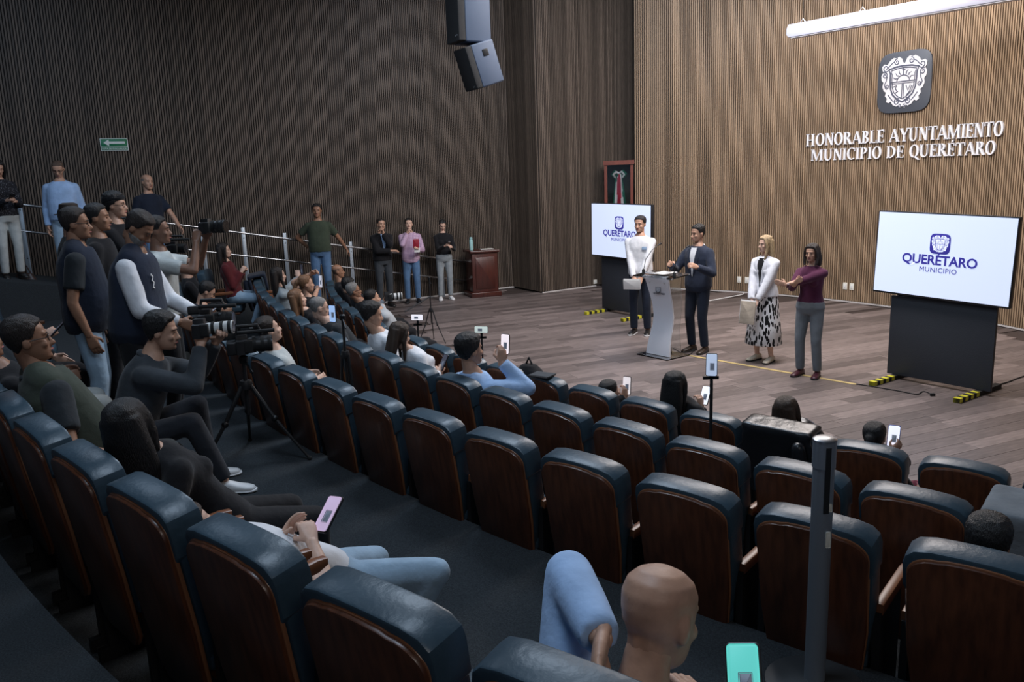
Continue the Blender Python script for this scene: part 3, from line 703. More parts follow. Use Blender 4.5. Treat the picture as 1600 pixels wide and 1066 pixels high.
GL = {'H': (stem(.08) + stem(.58) + bar(.2, .62, .47), .92), 'O': ([band(ell(.42, .5, .40, .52), ell(.42, .5, .22, .46))], .88),
 'N': (stem(.10, .075) + stem(.66, .075, sb=False) + [poly((.08, 1), (.27, 1), (.74, 0), (.60, 0))], .86), 'R': (stem(.08) + bowl(.25, .735, .36, .265) + [poly((.30, .48), (.48, .48), (.80, 0), (.58, 0))], .82),
 'A': ([poly((.04, 0), (.115, 0), (.44, .96), (.38, 1)), poly((.34, 1), (.48, 1), (.86, 0), (.66, 0))] + bar(.2, .66, .30) + bar(-.03, .20, 0, .05) + bar(.58, .93, 0, .05), .90),
 'B': (stem(.08) + bowl(.25, .745, .31, .255) + bowl(.25, .265, .37, .265), .72), 'L': (stem(.08) + bar(.2, .62, 0) + tipv(.57, 0, .26), .68), 'E': (stem(.08) + bar(.2, .60, 0) + bar(.2, .48, .48) + bar(.2, .58, .935) + tipv(.57, 0, .24) + tipv(.54, .78, 1) + tipv(.45, .38, .64), .70),
 'Y': (stem(.34, .17, 0, .48, True, False) + [poly((.02, 1), (.22, 1), (.50, .44), (.36, .40)), poly((.70, 1), (.78, 1), (.51, .44), (.44, .44))] + bar(-.04, .28, .95, .05) + bar(.62, .86, .95, .05), .84),
 'U': (stem(.08, .17, .30, 1, False) + stem(.62, .08, .30, 1, False) + [band(ell(.39, .30, .31, .32, 180, 360), ell(.43, .30, .18, .25, 180, 360))], .88), 'T': (stem(.30, .17, 0, 1, True, False) + bar(.02, .76, .935) + tipv(.01, .74, 1) + tipv(.72, .74, 1), .80),
 'M': (stem(.08, .075) + stem(.86, .17) + [poly((.08, 1), (.27, 1), (.56, .1), (.48, 0)), poly((.86, 1), (.94, 1), (.55, 0), (.49, 0))], 1.18), 'I': (stem(.10), .40), 'P': (stem(.08) + bowl(.25, .72, .36, .28), .70),
 'C': ([band(ell(.44, .5, .42, .52, 48, 312), ell(.44, .5, .24, .46, 52, 308))] + tipv(.68, .72, .98), .80), 'D': (stem(.08) + bowl(.25, .5, .53, .5), .90), 'Q': ([band(ell(.42, .5, .40, .52), ell(.42, .5, .22, .46)), poly((.40, .04), (.56, .06), (.92, -.20), (.78, -.22))], .90)}
GL['É'] = (GL['E'][0] + [poly((.30, 1.06), (.38, 1.06), (.54, 1.24), (.40, 1.24))], GL['E'][1])
def lettering(textv, px0, py0, px1, py1, hgt):
    a0 = wall_frame(px0, py0); a1 = wall_frame(px1, py1)
    tot = sum(GL[c][1] if c != ' ' else .42 for c in textv); z = (a0[0].z + a1[0].z) / 2
    root = thing('wall_lettering', ('white serif letters HONORABLE AYUNTAMIENTO under the crest' if 'HON' in textv else 'white serif letters MUNICIPIO DE QUERÉTARO, lower line on the wall'), 'lettering', (0, 0, z))
    arcl = (a0[1] - a1[1]) * (RRAD - .03); wk = arcl / tot; x = 0
    for c in textv:
        if c == ' ': x += .42; continue
        sh, adv = GL[c]; mid = x + adv / 2; aa = a0[1] - mid * wk / (RRAD - .03); q = arc(RC, RRAD - .045, aa)
        V, F = join(*sh); V = [((v[0] - adv / 2) * wk * 1.0, v[1] * .03, v[2] * hgt) for v in V]
        obj('letter', (V, F), M_let, root, loc=q, rz=aa - math.pi / 2, smooth=False); x += adv
lettering('HONORABLE AYUNTAMIENTO', 1260, 229, 1570, 212, .215)
lettering('MUNICIPIO DE QUERÉTARO', 1268, 250, 1557, 243, .20)
# --- wall sockets
M_plate = mat('socket_plate', (.72, .70, .62), .5)
for k, (px, py) in enumerate(((1155, 437), (1167, 438), (1320.5, 447), (1331, 448))):
    p, a, rz = wall_frame(px, py)
    o = thing('wall_socket', ['ivory wall socket nearer the lectern', 'ivory wall socket half hidden by the white jacket', 'ivory wall socket nearer the grey trousers', 'ivory wall socket nearer the big screen'][k], 'socket', p, rz, 'sockets on the oak slat wall')
    obj('plate', slab(.085, .014, .125, .008), M_plate, o); obj('insert', xf(slab(.035, .006, .07, .004), loc=(0, -.009, 0)), M_white, o)
o = thing('wall_socket', 'pale floor-level socket box on the dark corner wall', 'socket', B0 + BD * 1.42 + Vector((BD.y, -BD.x, 0)) * .03 + Vector((0, 0, .10)), R(33)); obj('plate', slab(.09, .03, .09, .006), M_plate, o); obj('insert', xf(slab(.04, .006, .05, .004), loc=(0, -.017, 0)), M_white, o)
# --- hanging linear lamp
d0 = Vector((math.cos(R(-54)), math.sin(R(-54)), 0)); pl0 = sight(1233, 60, 14.9); n0 = Vector((-d0.y, d0.x, 0)); pl1 = on_plane(1601, 0, pl0, n0); pl1.z = pl0.z
L = (pl1 - pl0).length
lm = thing('linear_lamp', 'long white hanging linear lamp above the crest', 'lamp', pl0, math.atan2(d0.y, d0.x))
M_lamp = mat('lamp_white', (.42, .43, .52), .4)
obj('housing', prism([(0, .05), (.05, 0), (L - .05, 0), (L, .05), (L, .13), (L - .04, .20), (.04, .20), (0, .13)], -.09, .09, .012), M_lamp, lm)
obj('diffuser', box(.08, L - .08, -.07, .07, -.012, .002), mat('lamp_diffuser', (.7, .7, .74), .5), lm, smooth=False)
for t in (.07, .36, .66, .93):
    c_ = obj('clip', join(box(L * t - .06, L * t + .06, -.012, .012, .195, .215), tube([(L * t - .05, 0, .21), (L * t, 0, .27), (L * t + .05, 0, .21)], .006, 6)), M_steel, lm); obj('wire', tube([(L * t, 0, .26), (L * t, 0, 6.58 - pl0.z)], .004, 6), M_dark, c_)
# --- hung loudspeakers
def loudspeaker(label, c, rz, pitch, w_, d_, h_):
    m = Matrix.Translation(c) @ Matrix.Rotation(rz, 4, 'Z') @ Matrix.Rotation(R(pitch), 4, 'X')
    o = thing('loudspeaker', label, 'loudspeaker', matrix=m)
    obj('cabinet', prism(rrect(w_, h_, .02, 3), -d_ * .28, d_ / 2, .012), mat('speaker_paint', (.10, .13, .19), .55, bump=.2, bscale=200), o)
    obj('grille', prism(rrect(w_ * .99, h_ * .99, .02, 3), -d_ / 2, -d_ * .28, .012), mat('speaker_grille', (.010, .010, .011), .6, bump=.5, bscale=400), o)
    obj('badge', xf(slab(.05, .004, .018, .003), loc=(w_ * .3, -d_ / 2 - .002, -h_ * .42)), M_steel, o)
    obj('handle_recess', xf(slab(.012, d_ * .2, h_ * .16, .004), loc=(w_ / 2, .05, h_ * .25)), M_black, o)
    obj('hang_bracket', tube([(0, d_ * .4, h_ / 2 - .02), (0, d_ * .4, h_ / 2 + .07)], .015, 8), M_steel, o)
    return o
loudspeaker('upper grey hung loudspeaker with black grille under the ceiling', sight(730, 5, 10.4) , R(-62), 0, .36, .42, .92)
loudspeaker('lower tilted grey loudspeaker hung beneath the other one', sight(748, 103, 10.4), R(-62), 17, .34, .38, .50)
hg = thing('hanging_bar', 'thin steel bar from which the loudspeakers hang', 'bar', sight(745, 5, 10.62)); zt = 6.59 - hg.location.z
obj('rod', tube([(0, 0, -.45), (0, 0, zt)], .015, 8), M_dark, hg); obj('ceiling_plate', box(-.1, .1, -.1, .1, zt - .02, zt), M_dark, hg, smooth=False)
# --- evacuation sign
sp = on_plane(178.5, 226, L0 - LN * .04, LN); sg = thing('exit_sign', 'green evacuation route sign with white arrow on the dark slat wall', 'sign', sp, R(31))
bd = obj('board', slab(.43, .012, .205, .008), mat('sign_white', (.72, .80, .80), .5), sg)
obj('green_field', xf(slab(.405, .003, .125, .003), loc=(0, -.0075, .031)), mat('sign_green', (.005, .19, .085), .5), bd); obj('lower_field', xf(slab(.405, .003, .047, .003), loc=(0, -.0075, -.065)), MATS['sign_green'], bd)
obj('arrow', xf(prism([(-.165, .03), (-.08, -.025), (-.08, .012), (.165, .012), (.165, .052), (-.08, .052), (-.08, .085)][::1], -.003, 0), loc=(0, -.0095, 0)), MATS['sign_white'], bd, smooth=False)
obj('lettering', xf(text_shape('RUTA DE EVACUACIÓN', .036, .001, .0006), loc=(0, -.010, -.078)), MATS['sign_white'], bd, smooth=False)
# --- screens on stands
M_bez = mat('tv_bezel', (.012, .013, .016), .3); M_stand = mat('stand_panel', (.022, .026, .034), .55, bump=.1, bscale=90)
M_scr = glow('tv_picture', (.62, .70, .90), .70); M_logo = glow('tv_logo_blue', (.030, .026, .22), .9); M_logow = glow('tv_logo_white', (.70, .76, .92), .9)
M_yel = mat('hazard_yellow', (.55, .50, .03), .5)
def screen_stand(label, base, rz, big):
    o = thing('screen_stand', label, 'screen', base, rz); x0, x1, z0, z1 = -.20, 1.325, 1.0, 1.945
    tv = obj('television', prism(rrect(x1 - x0, z1 - z0, .012, 2, (x0 + x1) / 2, (z0 + z1) / 2), -.085, -.02, .006), M_bez, o)
    tv.matrix_local = Matrix.Translation(((x0 + x1) / 2, 0, 1.02)) @ Matrix.Rotation(R(1.6 if big else .6), 4, 'Y') @ Matrix.Translation((-(x0 + x1) / 2, 0, -1.02))
    pic = obj('picture', xf(slab(x1 - x0 - .03, .003, z1 - z0 - .035, .003, 0, 0), loc=((x0 + x1) / 2, -.0855, (z0 + z1) / 2 + .004)), M_scr, tv)
    crest(tv, .112, .545, 1.615, -.087, M_logo, M_logow, M_logo, .0012, .002)
    obj('word_queretaro', xf(text_shape('QUERÉTARO', .145, .0012, .0035, spacing=.98), loc=(.545, -.0885, 1.385)), M_logo, tv, smooth=False)
    obj('word_municipio', xf(text_shape('MUNICIPIO', .078, .0012, 0.0, spacing=1.08), loc=(.545, -.0885, 1.300)), M_logo, tv, smooth=False)
    obj('swoosh', xf(ribbon([(.215, 1.40), (.235, 1.365), (.265, 1.372), (.285, 1.40)], .014, .0012), loc=(0, -.0885, 0)), M_logow, tv, smooth=False)
    obj('front_panel', prism(rrect(1.175, .935, .006, 2, .5875, .52), -.02, .02, .003), M_stand, o)
    obj('brace', box(.05, 1.12, .02, .07, .05, 1.5), M_dark, o, smooth=False)
    for fx in (.10, 1.06):
        f = obj('foot', box(fx - .035, fx + .035, -.50, .42, 0, .05), M_rubber, o, smooth=False)
        for q in range(4): obj('stripe', prism([(fx - .036, .004), (fx + .036, .004), (fx + .036, .052), (fx - .036, .052)], -.50 + q * .12, -.50 + q * .12 + .06), M_yel, f, smooth=False)
    return o
screen_stand('big lit screen showing the crest logo on a black panel stand beside the signing woman', (4.453, 9.512, 0), R(-54.8), True)
dl = Vector((math.cos(R(-55.5)), math.sin(R(-55.5)), 0)); screen_stand('lit logo screen on a black stand behind the man in white shirt', Vector((1.57, 15.05, 0)) + dl * .2, R(-55.5), False)
# --- lectern
lc = thing('lectern', 'white curved lectern with clear acrylic back and city crest', 'lectern', (2.035, 11.065, 0), R(-53))
M_lec = mat('lectern_white', (.66, .68, .74), .3); M_acr = mat('clear_acrylic', (.85, .90, .92), .05, trans=1.0, spec=.5)
prof = [(-.05, .02), (-.035, .14), (.0, .28), (.045, .42), (.06, .55), (.04, .70), (-.005, .85), (-.055, 1.0), (-.085, 1.11)]
V, F = [], []; n = len(prof)
for x in (-.215, .215):
    for q in range(n):
        y, z = prof[q]; wx = x * (1 - .18 * math.sin(math.pi * q / (n - 1)))
        V += [(wx, y - .012, z), (wx, y + .012, z)]
for q in range(n - 1):
    a = 2 * q; b = 2 * n + 2 * q; F += [(a, b, b + 2, a + 2), (a + 1, a + 3, b + 3, b + 1), (a, a + 2, a + 3, a + 1), (b, b + 1, b + 3, b + 2)]
F += [(0, 1, 2 * n + 1, 2 * n), (2 * n - 2, 4 * n - 2, 4 * n - 1, 2 * n - 1)]
fp = obj('front_panel', (V, F), M_lec, lc, angle=60)
crest(fp, .045, 0, .93, -.052, M_plaque, M_lec, M_plaque, .001, .002)
obj('word_queretaro', xf(text_shape('QUERÉTARO', .036, .001, .0008), loc=(0, -.034, .855)), M_plaque, fp, smooth=False)
for sx in (-.13, .13): obj('standoff', xf(ball((sx, -.075, 1.02), .012, 8)), M_steel, fp)
for sx in (-1, 1): obj('side_pane', prism([(.04, .03), (.22, .03), (.19, .35), (.23, .7), (.19, 1.08), (-.06, 1.08), (.0, .85), (.07, .55), (.0, .28)], sx * .17 - .004, sx * .17 + .004), M_acr, lc, matrix=Matrix.Rotation(R(90), 4, 'Z'), smooth=False)
obj('top_shelf', xf(prism([(-.34, 0), (.34, 0), (.34, .016), (-.34, .016)], -.16, .22, .003), Matrix.Translation((0, -.02, 1.105)) @ Matrix.Rotation(R(5), 4, 'X')), M_acr, lc)
obj('base_plate', box(-.28, .28, -.18, .27, 0.001, .016), M_acr, lc, smooth=False)
def gooseneck(label, off, bend):
    m = lc.matrix_basis @ Vector(off) if False else Matrix.Translation(lc.location) @ Matrix.Rotation(R(-53), 4, 'Z') @ Vector(off)
    o = thing('gooseneck_microphone', label, 'microphone', m, R(-53)); obj('base_clamp', lathe([(.022, -.03), (.022, .03), (.012, .05)], 14), M_black, o)
    obj('stem', tube([(0, 0, .03), (bend * .03, .02, .18), (bend * .08, .10, .30), (bend * .10, .20, .36)], .0045, 8), M_black, o); obj('capsule', tube([(bend * .10, .20, .36), (bend * .105, .26, .38)], [.009, .012], 10, dome=True), M_dark, o)
gooseneck('gooseneck microphone at the end of the lectern away from the speaker', (-.30, -.02, 1.13), .8); gooseneck('gooseneck microphone on the lectern side next to the speaker', (.29, -.06, 1.13), .3)
pp = thing('speech_papers', 'white sheets of paper on the lectern top', 'paper', Matrix.Translation(lc.location) @ Matrix.Rotation(R(-53), 4, 'Z') @ Vector((.03, .04, 1.142)), R(-53)); obj('sheet', xf(slab(.21, .29, .003, .001, 0, .0005)), M_white, pp); obj('sheet', xf(slab(.21, .29, .003, .001, .0032, .0005), rz=R(9)), M_white, pp)
# --- mahogany pedestal with bottle and papers
pc = (spot(728, 466) + spot(765, 463)) / 2 + Vector((.10, .25, 0)); rzp = R(20)
M_mah = mat('mahogany', (.060, .014, .010), .35, var=.3, var_scale=3, stretch=(10, 10, 1.2), coat=.2)
pd_ = thing('pedestal', 'dark mahogany pedestal standing by the end of the handrail', 'pedestal', pc, rzp)
obj('plinth', prism(rrect(.66, .10, .008, 2, 0, .05), -.28, .28, .01), M_mah, pd_); bdy = obj('body', prism(rrect(.56, .84, .008, 2, 0, .50), -.23, .23, .006), M_mah, pd_)
obj('raised_panel', xf(slab(.42, .02, .66, .006, .50, .006), loc=(0, -.235, 0)), M_mah, bdy); obj('top', prism(rrect(.64, .05, .01, 3, 0, .945), -.27, .27, .012), M_mah, pd_)
bt = thing('water_bottle', 'pale turquoise water bottle standing on the pedestal', 'bottle', pc + Vector((-.20, -.08, .971))); obj('body', lathe([(.036, 0), (.038, .01), (.038, .20), (.032, .22)], 18), mat('bottle_teal', (.36, .62, .62), .4), bt); obj('lid', lathe([(.030, .22), (.032, .225), (.032, .262), (.026, .27)], 16), mat('bottle_lid', (.30, .52, .54), .4), bt)
o = thing('paper_stack', 'white papers lying on the mahogany pedestal', 'paper', pc + Vector((.12, .02, .971)), R(12)); obj('sheet', slab(.28, .20, .006, .001, .003, .001), M_white, o); obj('sheet', xf(slab(.20, .14, .006, .001, .0095, .001), rz=R(20)), M_plate, o)
# --- flag cabinet
cb = thing('flag_cabinet', 'tall reddish wooden glazed flag cabinet in the dark corner', 'cabinet', (2.05, 17.60, 0), R(-8)); M_red = mat('cabinet_redwood', (.14, .035, .022), .4, var=.2, var_scale=3, stretch=(8, 8, 1))
W_, D_, H_ = .60, .42, 2.70
for sx in (0, 1):
    for sy in (0, 1): obj('post', box(sx * (W_ - .06), sx * (W_ - .06) + .06, sy * (D_ - .06), sy * (D_ - .06) + .06, 0, H_ - .02), M_red, cb, smooth=False)
obj('cornice', box(-.02, W_ + .02, -.02, D_ + .02, H_ - .09, H_), M_red, cb, smooth=False); obj('floor_board', box(.0, W_, .0, D_, .02, .10), M_red, cb, smooth=False); obj('rear_panel', box(.06, W_ - .06, D_ - .02, D_ - .005, .1, H_ - .09), mat('cabinet_back', (.02, .03, .028), .6), cb, smooth=False)
obj('shelf', box(.06, W_ - .06, .06, D_ - .03, 1.0, 1.03), M_red, cb, smooth=False)
obj('pane', box(.06, W_ - .06, .020, .024, .10, H_ - .09), M_acr, cb, smooth=False)
fg = thing('flag_bow', 'green white and red ribbon bow with gold fringe inside the cabinet', 'flag', Matrix.Translation((2.05, 17.60, 0)) @ Matrix.Rotation(R(-8), 4, 'Z') @ Vector((.30, .16, 1.50)), R(-8))
FG, FW, FR, FY = mat('flag_green', (.01, .16, .10), .7), mat('flag_white', (.75, .73, .72), .7), mat('flag_red', (.42, .012, .045), .7), mat('flag_gold', (.50, .28, .03), .5)
for m_, x0, x1, xt, y in ((FG, -.14, -.085, -.05, -.02), (FW, -.105, -.045, -.03, -.035), (FR, -.055, -.005, -.01, -.045), (FR, .005, .06, .01, -.045), (FW, .05, .11, .03, -.035), (FG, .10, .16, .05, -.02)):
    V, F = [], []
    for q in range(9):
        t = q / 8; z = .92 - t * .74; a0 = xt - .02 + (x0 - xt + .02) * t; a1 = xt + .02 + (x1 - xt - .02) * t; yy = y - .02 * math.sin(t * 7 + x0 * 30)
        V += [(a0, yy, z), (a1, yy - .01, z), (a1, yy + .006, z), (a0, yy + .012, z)]
    for q in range(8):
        a = 4 * q
        for j in range(4): F.append((a + j, a + (j + 1) % 4, a + 4 + (j + 1) % 4, a + 4 + j))
    F += [(0, 1, 2, 3), (35, 34, 33, 32)]
    rb = obj('ribbon_tail', (V, F), m_, fg); obj('gold_fringe', box(x0, x1, y - .02, y + .0, .09, .19), FY, rb, smooth=False)
for sx in (-1, 1):
    obj('bow_loop', tube([(0, -.03, .93), (sx * .09, -.05, .98), (sx * .15, -.03, .92), (sx * .10, -.03, .86), (0, -.03, .91)], [.02, .035, .03, .03, .02], 8), FG if sx > 0 else FG, fg)
    obj('bow_loop', tube([(0, -.05, .94), (sx * .06, -.07, .97), (sx * .11, -.06, .91), (sx * .07, -.05, .84)], [.018, .028, .026, .012], 8), FW, fg)
obj('flag_pole', tube([(0, .05, -.44), (0, .05, 1.00)], .018, 8), mat('pole_wood', (.02, .012, .01), .4), fg)
# --- cables, tape and belt post
def cable(label, pts, r, m_, name='cable'):
    P = []
    for k in range(len(pts) - 1):
        for q in range(6):
            t = q / 6; p0, p1, p2, p3 = pts[max(0, k - 1)], pts[k], pts[k + 1], pts[min(len(pts) - 1, k + 2)]
            P.append(tuple(.5 * (2 * p1[i] + (p2[i] - p0[i]) * t + (2 * p0[i] - 5 * p1[i] + 4 * p2[i] - p3[i]) * t * t + (3 * p1[i] - p0[i] - 3 * p2[i] + p3[i]) * t ** 3) for i in (0, 1)) + (r,))
    P.append((*pts[-1][:2], r)); o = thing(name, label, 'cable', (P[0][0], P[0][1], 0)); obj('lead', tube([(p[0] - P[0][0], p[1] - P[0][1], p[2]) for p in P], r, 6), m_, o)
    obj('plug', xf(slab(.05, .03, .03, .005, .015, .003), loc=(P[-1][0] - P[0][0], P[-1][1] - P[0][1], 0)), m_, o); return o
cable('thin black cable lying curled in front of the big screen', [spot(*q) for q in ((1338, 601), (1370, 606), (1405, 612), (1432, 617), (1441, 613), (1449, 614), (1457, 619))], .006, M_rubber)
cable('grey cable running from the big screen stand towards the wall', [spot(*q) for q in ((1557, 603), (1575, 598), (1590, 592), (1612, 585))], .007, M_rubber)
cable('white extension lead lying by the wall behind the lectern', [spot(*q) for q in ((1162, 459), (1160, 461), (1140, 465), (1119, 469), (1095, 473))], .010, M_white)
cable('black microphone cable trailing down to the lectern foot', [spot(*q) for q in ((1052, 545), (1062, 551), (1073, 556), (1080, 553), (1083, 549))], .006, M_rubber)
tp0, tp1 = spot(1078, 556), spot(1338, 601); dv = (tp1 - tp0); tpz = thing('floor_tape', 'straight strip of yellowish floor tape over a cable on the stage', 'tape', tp0, math.atan2(dv.y, dv.x)); obj('strip', box(0, dv.length, -.028, .028, .0005, .004), mat('tape_yellow', (.45, .34, .14), .6), tpz, smooth=False)
sp_ = spot(1272, 1072, .64); sp_.z = .64
bp = thing('belt_barrier_post', 'grey steel belt barrier post on a round base in the aisle', 'post', sp_); M_pst = mat('post_grey', (.33, .36, .40), .42, metal=.7)
obj('base', lathe([(.172, 0), (.178, .006), (.176, .014), (.15, .022), (.06, .032), (.04, .034)], 40), mat('post_base', (.07, .075, .08), .5, metal=.5), bp); obj('tube', tube([(0, 0, .03), (0, 0, .86)], .037, 24), M_pst, bp)
hd = obj('belt_head', tube([(0, 0, .86), (0, 0, .955)], .040, 24), M_pst, bp); obj('cap', lathe([(.041, .955), (.041, .962), (.03, .968)], 24), M_steel, hd)
obj('belt_slot', box(-.009, .009, -.0415, -.034, .70, .94), M_black, bp, smooth=False)
for z in (.72, .60): obj('sticker', xf(slab(.018, .003, .03 if z > .7 else .06, .004), loc=(.012, -.0375, z)), M_plate, bp)
# --- small gear
def phone(label, c, fwd, up=(0, 0, 1), img=(.55, .65, .75), s_=1.2, case=(.01, .01, .012), land=False, k=1.0):
    """fwd: direction in which the screen faces"""
    m = frame(c, -Vector(fwd), up); o = thing('smartphone', label, 'phone', matrix=m @ (Matrix.Rotation(R(90), 4, 'Y') if land else Matrix.Identity(4)) @ Matrix.Scale(k, 4))
    obj('case', slab(.074, .010, .152, .012, 0, .003), mat('case_%d' % int(case[2] * 1000), case, .4), o); sc_ = obj('screen', xf(slab(.066, .002, .142, .009), loc=(0, -.0055, 0)), glow('phone_img_%d_%d' % (int(img[0] * 100), int(img[2] * 100)), img, s_), o)
    obj('picture', xf(slab(.030, .002, .050, .003), loc=(.004, -.0062, -.012)), glow('phone_pic', (.10, .12, .16), .6), sc_); return o
def tripod(label, base, h, spread, r=.012, zfloor=None, az=0, m_=None, leg_top=.72):
    o = thing('tripod', label, 'tripod', base, az); mm = m_ or M_black; zt = h * leg_top
    for q in range(3):
        a = R(90 + 120 * q); e = (spread * math.cos(a), spread * math.sin(a), .01); k = tuple(v * .45 for v in e[:2])
        l = obj('leg', tube([(.03 * math.cos(a), .03 * math.sin(a), zt), (k[0], k[1], zt * .55), e], [r, r * .85, r * .6], 8), mm, o); obj('foot', xf(ball(e, r * 1.1, 6)), M_rubber, l); obj('lock', xf(ball((k[0], k[1], zt * .55), r * 1.5, 6)), M_dark, l)
    obj('column', tube([(0, 0, zt * .6), (0, 0, h)], r * .9, 10), mm, o); obj('hub', lathe([(r * 2.6, zt - .03), (r * 3, zt), (r * 2.4, zt + .03)], 12), mm, o); obj('head', join(lathe([(r * 1.8, h - .05), (r * 2, h - .01), (r * 1.2, h)], 12), tube([(0, 0, h - .03), (r * 3, -r * 8, h - .10)], r * .5, 6)), M_dark, o)
    return o
def camera_gear(label, c, fwd, lens=.10, lr=.036, white=False, k=1.0, video=False):
    m = frame(c, fwd); o = thing('camera', label, 'camera', matrix=m @ Matrix.Scale(k, 4))
    obj('body', prism([(-.07, -.048), (.07, -.048), (.07, .035), (.03, .042), (.025, .066), (-.025, .066), (-.03, .042), (-.07, .035)], -.035, .035, .008), M_black, o); obj('grip', xf(slab(.03, .05, .08, .01), loc=(.065, .04, 0)), M_rubber, o)
    M_l = mat('lens_white', (.62, .62, .60), .45) if white else M_black
    lo = obj('lens_barrel', tube([(0, .03, 0), (0, .05, 0), (0, lens * .6, 0), (0, lens, 0)], [lr * .85, lr, lr * 1.05, lr * 1.15], 20), M_l, o)
    for t in (.35, .62, .85): obj('ring', tube([(0, lens * t, 0), (0, lens * t + .02, 0)], lr * 1.14, 20), M_rubber, lo)
    obj('front_glass', tube([(0, lens, 0), (0, lens + .002, 0)], lr * 1.0, 20), M_glassy, lo)
    if video:
        obj('top_handle', tube([(0, -.03, .06), (0, -.02, .12), (0, .10, .12), (0, .12, .06)], .012, 8), M_black, o); obj('viewfinder', xf(slab(.05, .10, .05, .008), loc=(-.09, -.08, .05)), M_black, o); obj('battery', xf(slab(.10, .06, .08, .008), loc=(0, -.06, -.01)), M_black, o); obj('shotgun_microphone', tube([(.06, -.02, .09), (.06, .20, .09)], .012, 8), M_rubber, o)
    return o
# ================================================================== the people in the hall
F_white = cloth('shirt_white', (.70, .71, .74)); F_white2 = cloth('jacket_white', (.72, .73, .78)); F_navy = cloth('navy_suit', (.020, .027, .048)); F_navy2 = cloth('navy_cloth', (.014, .020, .036))
F_black = cloth('black_cloth', (.010, .010, .012)); F_denim = cloth('denim_blue', (.09, .17, .30)); F_light = cloth('denim_light', (.30, .42, .54)); F_grey = cloth('grey_cloth', (.16, .18, .20)); F_charc = cloth('charcoal_cloth', (.045, .052, .060))
F_blue = cloth('shirt_blue', (.25, .42, .72)); F_sky = cloth('shirt_sky', (.36, .52, .78)); F_olive = cloth('olive_polo', (.045, .060, .040)); F_plum = cloth('plum_knit', (.075, .016, .045)); F_pale = cloth('pale_trousers', (.50, .53, .52)); F_red = cloth('dark_red', (.10, .015, .018)); F_beige = cloth('beige', (.45, .38, .30))
F_ves = cloth('olive_vest', (.050, .060, .045)); F_tee = cloth('dark_tee', (.022, .026, .030)); F_khaki = cloth('khaki_trousers', (.36, .36, .33)); F_leath = mat('black_leather', (.012, .013, .016), .32, bump=.4, bscale=10)
S_blk = mat('shoe_black', (.012, .011, .011), .35); S_wht = mat('shoe_white', (.70, .70, .70), .5); S_brn = mat('shoe_brown', (.03, .018, .012), .4); S_plum = mat('shoe_plum', (.06, .012, .022), .4); S_bge = mat('shoe_cream', (.55, .48, .38), .6)
def patterned(name, c0, c1, scale, kind):
    m = mat(name, c0, .85, spec=.2); nt = m.node_tree; b = nt.nodes['Principled BSDF']; tc = nt.nodes.new('ShaderNodeTexCoord'); mx = nt.nodes.new('ShaderNodeMix'); mx.data_type = 'RGBA'
    mx.inputs[6].default_value = (*c0, 1); mx.inputs[7].default_value = (*c1, 1); rp_ = nt.nodes.new('ShaderNodeMath'); rp_.operation = 'LESS_THAN'
    if kind == 'leaf':
        mp = nt.nodes.new('ShaderNodeMapping'); mp.inputs['Rotation'].default_value = (.5, .6, .4); mp.inputs['Scale'].default_value = (1.7, 1.7, .62); vo = nt.nodes.new('ShaderNodeTexVoronoi'); vo.inputs['Scale'].default_value = scale
        nt.links.new(tc.outputs['Object'], mp.inputs[0]); nt.links.new(mp.outputs[0], vo.inputs['Vector']); nt.links.new(vo.outputs['Distance'], rp_.inputs[0]); rp_.inputs[1].default_value = .47
    elif kind == 'dots':
        vo = nt.nodes.new('ShaderNodeTexVoronoi'); vo.inputs['Scale'].default_value = scale; nt.links.new(tc.outputs['Object'], vo.inputs['Vector']); nt.links.new(vo.outputs['Distance'], rp_.inputs[0]); rp_.inputs[1].default_value = .28
    else:
        wv = nt.nodes.new('ShaderNodeTexWave'); wv.inputs['Scale'].default_value = scale; wv.bands_direction = 'Z'; wv2 = nt.nodes.new('ShaderNodeTexWave'); wv2.inputs['Scale'].default_value = scale; wv2.bands_direction = 'X'; mn = nt.nodes.new('ShaderNodeMath'); mn.operation = 'MINIMUM'
        for w_ in (wv, wv2): nt.links.new(tc.outputs['Object'], w_.inputs['Vector'])
        nt.links.new(wv.outputs['Fac'], mn.inputs[0]); nt.links.new(wv2.outputs['Fac'], mn.inputs[1]); nt.links.new(mn.outputs[0], rp_.inputs[0]); rp_.inputs[1].default_value = .18
    nt.links.new(rp_.outputs[0], mx.inputs[0]); nt.links.new(mx.outputs[2], b.inputs['Base Color']); return m
P_leaf = patterned('leaf_print', (.70, .70, .72), (.010, .010, .012), 19, 'leaf'); P_check = patterned('pink_check', (.62, .46, .58), (.40, .25, .40), 11, 'check'); P_dots = patterned('dotted_blouse', (.018, .018, .022), (.16, .16, .18), 60, 'dots'); P_flor = patterned('flower_print', (.10, .012, .030), (.45, .20, .24), 30, 'dots')
